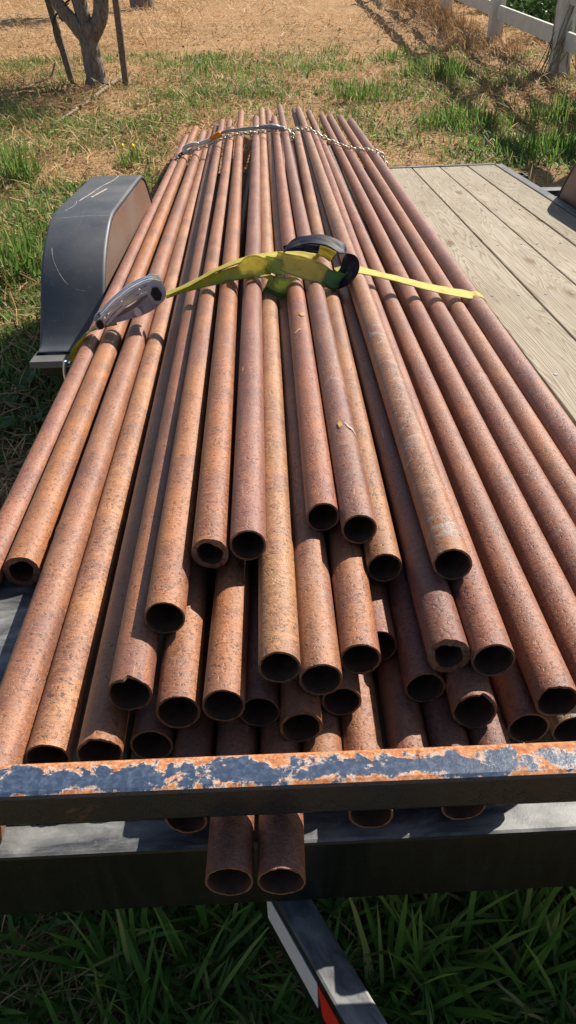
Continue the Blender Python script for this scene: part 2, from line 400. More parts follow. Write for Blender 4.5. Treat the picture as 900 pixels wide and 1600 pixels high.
# ------------------------------------------------------------------ setting: ground
def gnoise(x, y):
    return (.020 * np.sin(1.7 * x + .6 * y + 1.0) * np.sin(1.3 * y - .4 * x) + .014 * np.sin(3.9 * x - 2.1 * y) + .010 * np.sin(6.3 * y + 2.2 * x + 2))
def make_ground():
    xs = np.concatenate([np.array([-220, -120, -60, -30, -18]), np.arange(-12, -6.9, .25), np.arange(-6.8, 6.81, .10), np.arange(7, 12.01, .25), np.array([18, 30, 60, 120, 220])])
    ys = np.concatenate([np.array([-60, -25, -10, -4]), np.arange(-2, 18.01, .10), np.arange(18.2, 30.01, .3), np.array([36, 50, 80, 140, 300])])
    X, Y = np.meshgrid(xs, ys); Z = gnoise(X, Y) - .012 + rng.uniform(-.016, .010, X.shape)
    Z[(np.abs(X) > 13) | (Y > 31)] = -.01
    V = np.stack([X, Y, Z], -1).reshape(-1, 3); nx = len(xs)
    Fc = [(j * nx + i, j * nx + i + 1, (j + 1) * nx + i + 1, (j + 1) * nx + i) for j in range(len(ys) - 1) for i in range(nx - 1)]
    o = pyd('ground', V, Fc, M['soil'], smooth=True); o['kind'] = 'structure'
make_ground()

# ------------------------------------------------------------------ grass (blades as real geometry)
def blades(name, x, y, h, w, lean, mat, rnd, z0=None, parent=None, origin=(0, 0, 0), curl=.5):
    n = len(x); az = rng.uniform(0, 2 * math.pi, n); fac = rng.uniform(0, 2 * math.pi, n)
    z = gnoise(x, y) - .012 if z0 is None else z0
    base = np.stack([x, y, z], -1) - np.array(origin)
    d = np.stack([np.cos(az), np.sin(az), np.zeros(n)], -1); s = np.stack([-np.sin(az), np.cos(az), np.zeros(n)], -1)
    ts = [0, .4, .75, 1.0]; ws = [.8, 1.0, .7, 0]
    pts = []
    for t, q in zip(ts, ws):
        out = lean * (t + curl * t * t) / (1 + curl); up = np.sqrt(np.maximum(.02, 1 - np.minimum(lean, .98) ** 2)) * t * (1 - .35 * lean * t)
        c = base + d * (h * out)[:, None]; c[:, 2] += h * up
        if q: pts += [c - s * (w * q / 2)[:, None], c + s * (w * q / 2)[:, None]]
        else: pts.append(c)
    V = np.stack(pts, 1).reshape(-1, 3)
    k = np.arange(n) * 7
    q1 = np.stack([k, k + 1, k + 3, k + 2], -1); q2 = np.stack([k + 2, k + 3, k + 5, k + 4], -1); t3 = np.stack([k + 4, k + 5, k + 6], -1)
    me = bpy.data.meshes.new(name); me.vertices.add(n * 7); me.vertices.foreach_set('co', V.ravel().astype(np.float32))
    lv = np.concatenate([q1, q2], 1).reshape(-1)
    loops = np.concatenate([lv, t3.ravel()]); me.loops.add(len(loops)); me.loops.foreach_set('vertex_index', loops.astype(np.int32))
    ls = np.concatenate([np.arange(2 * n) * 4, 8 * n + np.arange(n) * 3]); me.polygons.add(3 * n); me.polygons.foreach_set('loop_start', ls.astype(np.int32))
    me.update(calc_edges=True); me.validate()
    at = me.attributes.new('rnd', 'FLOAT', 'POINT'); at.data.foreach_set('value', np.repeat(np.clip(rnd, 0, 1), 7).astype(np.float32))
    return link(name, me, mat, parent, Matrix.Translation(origin) if (parent is None and any(origin)) else None)
def straws(name, x, y, L, w, mat, rnd, tilt=.25):
    n = len(x); az = rng.uniform(0, math.pi * 2, n); el = rng.normal(0, tilt, n)
    z = gnoise(x, y) - .012 + rng.uniform(.002, .03, n) + np.abs(np.sin(el)) * L / 2
    c = np.stack([x, y, z], -1); d = np.stack([np.cos(az) * np.cos(el), np.sin(az) * np.cos(el), np.sin(el)], -1); s = np.stack([-np.sin(az), np.cos(az), rng.normal(0, .4, n)], -1)
    h = (L / 2)[:, None]; ww = (w / 2)[:, None]
    bend = np.zeros((n, 3)); bend[:, 2] = L * .08
    V = np.stack([c - d * h - s * ww * .6, c - d * h + s * ww * .6, c + bend + s * ww, c + bend - s * ww, c + d * h], 1).reshape(-1, 3)
    k = np.arange(n) * 5
    me = bpy.data.meshes.new(name); me.vertices.add(5 * n); me.vertices.foreach_set('co', V.ravel().astype(np.float32))
    loops = np.concatenate([np.stack([k, k + 1, k + 2, k + 3], -1).ravel(), np.stack([k + 3, k + 2, k + 4], -1).ravel()])
    me.loops.add(len(loops)); me.loops.foreach_set('vertex_index', loops.astype(np.int32))
    me.polygons.add(2 * n); me.polygons.foreach_set('loop_start', np.concatenate([np.arange(n) * 4, 4 * n + np.arange(n) * 3]).astype(np.int32))
    me.update(calc_edges=True); me.validate()
    at = me.attributes.new('rnd', 'FLOAT', 'POINT'); at.data.foreach_set('value', np.repeat(np.clip(rnd, 0, 1), 5).astype(np.float32))
    o = link(name, me, mat); o['kind'] = 'stuff'; return o
def vnoise(x, y, s, seed):
    r = np.random.default_rng(seed); t = np.zeros_like(x)
    for k in range(7):
        a = r.uniform(0, 6.28); f = s * r.uniform(.5, 1.8); t += np.sin(f * (np.cos(a) * x + np.sin(a) * y) + r.uniform(0, 6.28))
    return t / 3.2
# straw litter: dense near the trailer, thinner far off
def scatter_trap(n, y0, y1, power=1.6):
    u = rng.uniform(0, 1, n); y = y0 + (y1 - y0) * u ** power
    hw = .55 + .50 * y
    return rng.uniform(-1, 1, n) * hw, y
x, y = scatter_trap(125000, 1.2, 27)
k = (vnoise(x, y, 1.3, 3) + rng.normal(0, .5, len(x)) > -.75) & ((y < 11.5) | (np.abs(x - .3) > 1.9) | (rng.uniform(0, 1, len(x)) > .6))
x, y = x[k], y[k]
sc_ = np.clip(.8 + .05 * y, .8, 2.0)
straws('dry_straw', x, y, rng.uniform(.04, .20, len(x)) * sc_, rng.uniform(.0025, .008, len(x)) * sc_, M['straw'], rng.beta(2.2, 1.8, len(x)) * .8 + .1 + .12 * vnoise(x, y, .9, 5) + .12 * vnoise(x, y, 4, 6) + np.clip((y - 11) / 40, 0, .2), tilt=.42)
# standing green grass between the straw
GR = [(-2.6, 6.5, 1.1, .8), (-2.9, 9.6, 1.5, 1.0), (-1.1, 12.6, 1.3, .45), (.9, 9.8, .9, 1.0), (2.0, 10.8, .9, 1.3), (1.9, 8.4, .8, 1.2), (2.3, 7.1, .9, 1.4), (3.4, 7.4, 1.0, 1.6), (2.6, 13.5, .8, .5),
      (-1.7, 4.5, .45, 1.6), (-1.55, 3.7, .3, 1.3), (-1.25, 2.5, .35, 1.2), (-.9, 1.5, .3, 1.0), (-3.5, 12.8, 1.2, .5), (.4, 13.2, 1.0, .3), (-.4, 10.3, 1.0, .6), (-1.6, 10.2, .8, .7), (-1.35, 5.6, .4, 1.2)]
gx = []; gy = []
for cx, cy, r, dens in GR:
    n = int(2600 * dens * r * r * .8)
    a = rng.uniform(0, 6.283, n); q = r * np.sqrt(rng.uniform(0, 1, n)) * rng.uniform(.5, 1.15, n)
    gx.append(cx + q * np.cos(a)); gy.append(cy + q * np.sin(a))
x = np.concatenate(gx); y = np.concatenate(gy)
k = vnoise(x, y, 3.2, 11) + vnoise(x, y, 8, 12) + rng.normal(0, .35, len(x)) > .0
x, y = x[k], y[k]
o = blades('green_grass', x, y, rng.uniform(.05, .17, len(x)) * np.clip(.8 + .02 * y, .8, 1.1), rng.uniform(.006, .014, len(x)), rng.beta(3, 1.7, len(x)), M['grass'], rng.beta(2, 2, len(x)) + .10 * vnoise(x, y, 2, 9))
o['kind'] = 'stuff'
# low green mat, left of and behind the trailer and along the right of the yard
mx = []; my = []
for (x0, x1, y0, y1, m) in ((-3.6, -1.0, 3.2, 9.0, 17000), (-2.7, -.95, 2.6, 6.6, 15000), (-5.2, -.8, 8.5, 14.0, 15000), (.3, 4.2, 6.6, 12.5, 20000), (-1.2, 1.2, 8.6, 13, 5000), (-2.5, 2.5, -3.0, .2, 16000)):
    mx.append(rng.uniform(x0, x1, m)); my.append(rng.uniform(y0, y1, m))
x = np.concatenate(mx); y = np.concatenate(my)
k = vnoise(x, y, 1.6, 51) * .7 + vnoise(x, y, 5.5, 52) * .6 + rng.normal(0, .35, len(x)) > .12; x, y = x[k], y[k]
m = 11000; x = np.concatenate([x, rng.uniform(-2.5, -1.05, m)]); y = np.concatenate([y, rng.uniform(3.0, 5.8, m)])
o = blades('low_green_grass', x, y, rng.uniform(.05, .14, len(x)), rng.uniform(.007, .015, len(x)), np.clip(rng.beta(3, 1.4, len(x)), 0, .97), M['grass'], rng.beta(2.2, 1.6, len(x)) + .12 * vnoise(x, y, 3, 53), curl=1.0); o['kind'] = 'stuff'
# fallen leaves and chaff
n = 9000; x, y = scatter_trap(n, 2, 18, 1.3)
straws('leaf_litter', x, y, rng.uniform(.03, .07, n), rng.uniform(.015, .035, n), M['litter'], rng.beta(2, 2, n), tilt=.35)
# tall dry grass under the far fence
n = 5200; x = rng.uniform(2.75, 3.6, n) - .1; y = rng.uniform(12.2, 22, n); k = vnoise(x, y, 2.2, 41) + rng.normal(0, .4, n) > -.2; x, y = x[k], y[k]
o = blades('tall_dry_grass', x, y, rng.uniform(.10, .36, len(x)), rng.uniform(.006, .012, len(x)), rng.beta(3, 1.8, len(x)), M['straw'], rng.beta(2, 2.4, len(x))); o['kind'] = 'stuff'
# short sparse green everywhere
x, y = scatter_trap(26000, 1.2, 16, 1.2); k = vnoise(x, y, 1.9, 21) > .25; x, y = x[k], y[k]
o = blades('sparse_grass', x, y, rng.uniform(.04, .12, len(x)), rng.uniform(.005, .009, len(x)), rng.beta(3, 1.6, len(x)), M['grass'], rng.beta(2, 1.5, len(x))); o['kind'] = 'stuff'
# rank grass in the shade under the tongue
n = 2600; x = rng.uniform(-.95, 1.1, n); y = rng.uniform(.05, 1.5, n); k = vnoise(x, y, 7, 31) + rng.normal(0, .3, n) > -.15; x, y = x[k], y[k]
o = blades('shaded_grass', x, y, rng.uniform(.08, .22, len(x)), rng.uniform(.006, .014, len(x)), np.clip(rng.beta(3, 1.6, len(x)), .1, .97), M['grass'], rng.beta(2, 3, len(x)) * .8); o['kind'] = 'stuff'
rx = []; ry = []
for i in range(230):
    cx, cy = rng.uniform(-.75, 1.0), rng.uniform(.2, 1.2)
    if cx < -.36 - .12 * math.sin(6 * cy): continue
    m = int(rng.integers(18, 34)); rx.append(cx + rng.normal(0, .018, m)); ry.append(cy + rng.normal(0, .018, m))
x = np.concatenate(rx); y = np.concatenate(ry)
o = blades('broad_bladed_grass', x, y, rng.uniform(.07, .18, len(x)), rng.uniform(.006, .012, len(x)), rng.uniform(.45, .97, len(x)), M['grass'], np.where(rng.uniform(0, 1, len(x)) > .9, .97, rng.beta(2, 2, len(x)) * .8 + .12), curl=1.4); o['kind'] = 'stuff'
n = 16000; x = rng.uniform(-1.0, 1.1, n); y = rng.uniform(.05, 1.5, n)
o = blades('fine_grass', x, y, rng.uniform(.03, .11, n), rng.uniform(.003, .007, n), rng.beta(3, 1.8, n), M['grass'], rng.beta(2, 2.4, n)); o['kind'] = 'stuff'
n = 14000; x = rng.uniform(-1.1, 1.1, n); y = rng.uniform(.05, 1.8, n); kk = (vnoise(x, y, 5, 61) > -.1) | (x < -.38); x, y = x[kk], y[kk]; n = len(x)
straws('straw_under_tongue', x, y, rng.uniform(.03, .12, n), rng.uniform(.0015, .004, n), M['straw'], rng.beta(1.5, 2.5, n))

# tufts that can be told apart
def tuft(label, x, y, r, n, hmin, hmax, flower=0):
    z = float(gnoise(np.array(x), np.array(y))) - .012
    a = rng.uniform(0, 6.283, n); q = r * np.sqrt(rng.uniform(0, 1, n))
    o = blades('grass_tuft', x + q * np.cos(a), y + q * np.sin(a), rng.uniform(hmin, hmax, n), rng.uniform(.007, .014, n), np.clip(rng.beta(2, 3, n), .05, .9), M['grass'], rng.beta(2.2, 1.9, n), origin=(x, y, z))
    tag(o, label, 'grass tuft', 'green grass tufts in the dry yard')
    for i in range(flower):
        b = bmesh.new(); bmesh.ops.create_icosphere(b, subdivisions=1, radius=.022, matrix=Matrix.Translation((random.uniform(-r, r), random.uniform(-r, r), hmax * .9)))
        frombm('flower', b, M['flower'], o)
tuft('upright bright green grass tuft in the dry straw left of the fender', -2.13, 6.65, .16, 130, .18, .42)
tuft('grass tuft with a yellow flower just behind the left fender', -1.28, 7.1, .14, 90, .08, .2, 2)
tuft('low green grass tuft right behind the far pipe ends, right of centre', .86, 9.65, .28, 200, .12, .26)
tuft('broad bright tuft of grass in the sun near the fence shadow', 2.05, 11.1, .38, 320, .14, .34)
tuft('small tuft furthest back, at the foot of the fence rail shadow', 1.62, 12.6, .25, 150, .10, .25)
tuft('leafy tuft behind the rear edge of the bare deck', 1.72, 8.1, .36, 260, .12, .28)
tuft('tall seeding tuft right of the deck, nearest the fence post', 2.75, 8.1, .38, 300, .12, .34)
tuft('dark green tuft beside the rear right corner of the deck', 2.35, 6.9, .36, 300, .10, .26)
tuft('long-bladed tuft by the left fender at the edge of the shade', -1.62, 4.55, .26, 260, .12, .34)
tuft('wide-bladed grass tuft in the shade under the front beam, left of the tongue', -.28, .66, .15, 70, .18, .34)
tuft('wide-bladed grass tuft in the shade right beside the tongue', .22, .62, .10, 70, .18, .34)
tuft('wide-bladed grass tuft under the front beam at the far right', .47, .62, .11, 60, .15, .3)

def weed(label, x, y, n, ls):
    z = float(gnoise(np.array(x), np.array(y))) - .012
    root = empty('broadleaf_weed', Matrix.Translation((x, y, z))); tag(root, label, 'weed', 'broadleaf weeds in the shade left of the trailer')
    me = None
    st = []
    for i in range(n):
        a = i * 2.4 + random.uniform(-.3, .3); r = random.uniform(.02, .10); h = random.uniform(.03, .12)
        tip = Vector((r * math.cos(a), r * math.sin(a), h)); st.append(tube([(0, 0, 0), tip * .5 + Vector((0, 0, .02)), tip], [.003, .002, .0015], 5))
        V = []; F = []
        for j in range(7):
            u = j / 6; wd = ls * .42 * math.sin(math.pi * (u * .92 + .05)) ** .7
            V += [(u * ls, -wd, .012 * math.sin(3 * u) - .03 * u * u + .008), (u * ls, 0, .008 * math.sin(3 * u) - .03 * u * u), (u * ls, wd, .012 * math.sin(3 * u) - .03 * u * u + .008)]
        for j in range(6):
            for q in (0, 1): F.append((3 * j + q, 3 * j + 3 + q, 3 * j + 4 + q, 3 * j + 1 + q))
        if me is None:
            me = bpy.data.meshes.new('leaf'); me.from_pydata(V, [], F); me.materials.append(M['leaf'])
            at = me.attributes.new('rnd', 'FLOAT', 'POINT'); at.data.foreach_set('value', [.75] * len(V))
        link('leaf', me, None, root, Matrix.Translation(tip) @ Matrix.Rotation(a, 4, 'Z') @ Matrix.Rotation(random.uniform(-.3, .2), 4, 'Y') @ Matrix.Scale(random.uniform(.7, 1.2), 4))
    V, F = merge(st); pyd('stem', V, F, M['grass'], root)
weed('broadleaf weed just below the fender bracket', -1.13, 3.12, 9, .085)
weed('broadleaf weed in the middle of the shade left of the pipes', -1.17, 2.84, 8, .075)
weed('broadleaf weed nearest the pipes, lowest of the three', -1.0, 2.66, 9, .07)

# ------------------------------------------------------------------ trailer
TR = empty('flatbed_trailer', TL(.39, 3.2, -1.2)); tag(TR, 'black flatbed trailer with a weathered plank deck, loaded with rusty pipes', 'trailer')
TO = Vector((.39, 3.2, -1.2)); MI = Matrix.Translation(-TO)     # parts are given in the trailer frame
def tb(name, lo, hi, mat, bev=.002, parent=None):
    return boxo(name, lo, hi, mat, TR if parent is None else parent, bev, mw=MI)
def rotz(o, ang):
    o.matrix_basis = o.matrix_basis @ Matrix.Rotation(ang, 4, 'Z'); return o
rotz(boxo('front_beam', (-.70, .567, -.940), (1.50, .612, -.820), M['frame'], TR, .005, mw=MI), .02)
rotz(boxo('bump_rail', (-.70, .5415, -.737), (1.50, .5875, -.685), M['rail'], TR, .006, mw=MI), .012)
for px_ in (-.66, .40 + 1.03):
    tb('rail_post', (px_ - .02, .560, -.8185), (px_ + .02, .590, -.738), M['frame'])
# deck planks 2x8
edges = [-.41, -.23, -.05, .13, .31, .49, .67, .85, 1.03, 1.21, 1.39]
for a, b in zip(edges[:-1], edges[1:]):
    g = random.uniform(.0025, .0045)
    tb('plank', (a + g, .622 + random.uniform(0, .004), -.848), (b - g, 5.412 + random.uniform(-.004, .004), -.810 + random.uniform(-.0015, .0)), M['wood'], .004)
for sx, lo, hi in ((-1, -.562, -.413), (1, 1.392, 1.442)):
    tb('side_rail', (lo, .614, -.955), (hi, 5.43, -.808), M['strip' if sx > 0 else 'frame'], .003)
tb('rear_crossbar', (-.412, 5.418, -.93), (1.392, 5.462, -.806), M['frame'], .003)
for yy in (1.2, 1.9, 2.6, 3.3, 4.0, 4.7):
    tb('crossmember', (-.412, yy, -.925), (1.392, yy + .04, -.8495), M['frame'], .002)
sp_ = []
for a, b in zip(edges[:-1], edges[1:]):
    for yy in (1.22, 1.92, 2.62, 3.32, 4.02, 4.72, 5.36):
        for q in (.22, .78):
            xx = a + (b - a) * q + random.uniform(-.01, .01); y2 = yy + random.uniform(-.008, .008)
            V, F = tube([(xx, y2, -.8115), (xx, y2, -.8085)], .0055, 8); sp_.append(([Vector(v) - TO for v in V], F))
V, F = merge(sp_); o = pyd('screw_heads', V, F, M['rim'], TR); o['kind'] = 'stuff'
# A-frame tongue
def beam_between(name, p, q, w, h, mat, bev=.004):
    p = Vector(p); q = Vector(q); d = q - p; L = d.length; a = math.atan2(d.y, d.x)
    bm = bmesh.new(); box(bm, (0, -w / 2, -h), (L, w / 2, 0), bev)
    return frombm(name, bm, mat, TR, MI @ Matrix.Translation(p) @ Matrix.Rotation(a, 4, 'Z'))
Lg = beam_between('tongue_beam', (-.058, .640, -.9405), (.345, -.11, -.9405), .043, .105, M['frame'])
beam_between('tongue_beam', (.838, .640, -.9405), (.435, -.11, -.9405), .047, .105, M['frame'])
bm = bmesh.new(); box(bm, (.31, -.34, -1.055), (.47, -.10, -.925), .01); frombm('coupler', bm, M['frame'], TR, MI)
# red and white reflective tape on the outer face of the left tongue beam
dv = Vector((.403, -.75, 0)).normalized(); nv = Vector((dv.y, -dv.x, 0)); nv = nv if nv.x < 0 else -nv
s0 = 0.055; cols = ['whitetape', 'redtape', 'whitetape', 'redtape']
for i in range(4):
    Ls = .130; a0 = s0 + i * Ls
    V = []
    for (u, zz) in ((a0, -.956), (a0 + Ls - .0005, -.956), (a0 + Ls - .0005, -1.012), (a0, -1.012)):
        sh = (.012 if zz < -1 else 0)
        p = Vector((-.058, .640, 0)) + dv * (u + (sh if i else 0)) + nv * (.0215 + .0012); V.append(Vector((p.x, p.y, zz)) - TO)
    V2 = [v - nv * .001 for v in V]
    pyd('reflective_tape', V + V2, [(0, 1, 2, 3), (7, 6, 5, 4), (0, 4, 5, 1), (1, 5, 6, 2), (2, 6, 7, 3), (3, 7, 4, 0)], M[cols[i]], TR)
# fenders, wheels, brackets, pockets
PROF = [(2.70, -.985), (2.76, -.975), (2.845, -.880), (2.93, -.775), (3.02, -.700), (3.14, -.640), (3.22, -.616), (3.34, -.606), (3.95, -.592), (4.04, -.596), (4.12, -.622), (4.20, -.690), (4.28, -.775), (4.36, -.880), (4.45, -.97)]
def fender(xi, xo):
    s = 1 if xo > xi else -1
    n = len(PROF); V = []; F = []
    P_ = spline([(0, a, b) for a, b in PROF], 3)
    n = len(P_); lip = .012
    # skin: outer lip, outer edge, inner edge (rounded), and thickness
    def row(dx, off):
        out = []
        for i in range(n):
            t = P_[min(i + 1, n - 1)] - P_[max(i - 1, 0)]; t /= np.linalg.norm(t); nn = np.array([0, -t[2], t[1]])
            out.append(Vector((xi + s * dx, P_[i][1] + nn[1] * off, P_[i][2] + nn[2] * off)) - TO)
        return out
    w = abs(xo - xi)
    rows = [row(w - .002, -.022), row(w, -.006), row(w - .004, -.001), row(w - .010, 0), row(.010, 0), row(.004, -.001), row(0.0, -.006), row(0.0, -.012)]
    for r in rows: V += r
    for j in range(len(rows) - 1):
        for i in range(n - 1):
            q = (j * n + i, j * n + i + 1, (j + 1) * n + i + 1, (j + 1) * n + i); F.append(q if s > 0 else q[::-1])
    f = pyd('fender', V, F, M['fender'], TR, smooth=True)
    md = f.modifiers.new('thick', 'SOLIDIFY'); md.thickness = .003; md.offset = 1
    # inner side plate
    V = [Vector((xi + s * .002, p[1], p[2] - .010)) - TO for p in P_]; V += [Vector((v.x + s * .003, v.y, v.z)) for v in V]
    F = [tuple(range(n)), tuple(range(2 * n - 1, n - 1, -1))] + [(i, (i + 1) % n, n + (i + 1) % n, n + i) for i in range(n)]
    pyd('fender_side_plate', V, F, M['sideplate'], f)
    return f
M['sideplate'] = mat_paint('pipe_reflection_rust_plate', (.17, .088, .055), .55, .8, .5, .42)  # brown reflection of the pipes painted into the base, plus rust spots
FL = fender(-.68, -.92); fender(1.455, 1.695)
tb('fender_bracket', (-.93, 2.63, -1.018), (-.70, 2.745, -.992), M['strip'], .003)
tb('fender_brace', (-.90, 2.66, -1.06), (-.70, 2.73, -1.020), M['frame'], .003)
V = [Vector(p) - TO for p in [(-.86, 2.68, -1.061), (-.70, 2.68, -1.061), (-.70, 2.68, -1.22), (-.78, 2.68, -1.22), (-.86, 2.73, -1.061), (-.70, 2.73, -1.061), (-.70, 2.73, -1.22), (-.78, 2.73, -1.22)]]
pyd('gusset', V, [(0, 1, 2, 3), (7, 6, 5, 4), (0, 4, 5, 1), (1, 5, 6, 2), (2, 6, 7, 3), (3, 7, 4, 0)], M['frame'], TR)
def wheel(x, y):
    zc = None
    # ground below this axle in the trailer frame
    g = (CAMH - y * math.sin(math.radians(5.3))) / math.cos(math.radians(5.3)); R = .315; z = -g + R
    prof = [(.09, .20), (.10, .24), (.10, .29), (.075, .312), (.0, .315), (-.075, .312), (-.10, .29), (-.10, .24), (-.09, .20)]
    V = []; F = []; sg = 40
    for k in range(sg):
        a = 2 * math.pi * k / sg
        for (dx, r) in prof: V.append(Vector((x + dx, y + r * math.cos(a), z + r * math.sin(a))) - TO)
    m = len(prof)
    for k in range(sg):
        for j in range(m - 1): F.append((k * m + j, k * m + j + 1, ((k + 1) % sg) * m + j + 1, ((k + 1) % sg) * m + j))
    w = pyd('wheel', V, F, M['rubber'], TR, smooth=True)
    V, F = tube([Vector((x - .085, y, z)) - TO, Vector((x + .085, y, z)) - TO], .205, 32); pyd('rim', V, F, M['rim'], w)
for x_ in (-.80, 1.575):
    for y_ in (3.22, 3.94): wheel(x_, y_)
def pocket(y, w, d, h, solid=False):
    x0 = 1.444; t = .008
    bm = bmesh.new()
    if solid: box(bm, (x0, y, -.90), (x0 + d, y + w, -.818), .004)
    else:
        box(bm, (x0, y, -.89), (x0 + d, y + t, -.82), .001); box(bm, (x0, y + w - t, -.89), (x0 + d, y + w, -.82), .001)
        box(bm, (x0 + d - t, y + t + .0005, -.89), (x0 + d, y + w - t - .0005, -.82), .001)
    frombm('stake_pocket' if not solid else 'marker_bracket', bm, M['frame'], TR, MI)
pocket(5.02, .12, .055, .07); pocket(4.52, .10, .13, .08, True); pocket(4.26, .10, .06, .07)
# scratches on the left fender
def _scratch(pts, w, mat, name='scratch'):
    C = spline(pts, 8); V = []; F = []
    for i, c in enumerate(C):
        t = C[min(i + 1, len(C) - 1)] - C[max(i - 1, 0)]; t = t / np.linalg.norm(t); u = np.cross(t, [0, -.6, .8]); u /= np.linalg.norm(u)
        ww = w * (.35 + .65 * random.random()) * (1 if 0 < i < len(C) - 1 else .2)
        V += [Vector(c + u * ww) - TO, Vector(c - u * ww) - TO]
    F = [(2 * i, 2 * i + 1, 2 * i + 3, 2 * i + 2) for i in range(len(C) - 1)]
    return V, F
def onf(x, y):      # point on the fender top skin
    P_ = spline([(0, a, b) for a, b in PROF], 3); j = np.interp(y, P_[:, 1], P_[:, 2]); return (x, y, j + .0042)

def scratch_on_fender(pts, w):
    V, F = _scratch([onf(*p) for p in pts], w, None)
    pyd('paint_scratch', V, F, M['wpaint'], FL)
scratch_on_fender([(-.90, 3.22), (-.885, 3.02), (-.85, 2.94), (-.80, 2.90), (-.71, 2.885)], .0012)
scratch_on_fender([(-.86, 3.45), (-.835, 3.62), (-.82, 3.75), (-.79, 3.9), (-.785, 4.02)], .003)
scratch_on_fender([(-.82, 3.52), (-.80, 3.62), (-.785, 3.70)], .005)
scratch_on_fender([(-.88, 3.28), (-.86, 3.38), (-.87, 3.46)], .0016)
scratch_on_fender([(-.90, 3.20), (-.82, 3.21), (-.75, 3.215), (-.69, 3.21)], .0010)
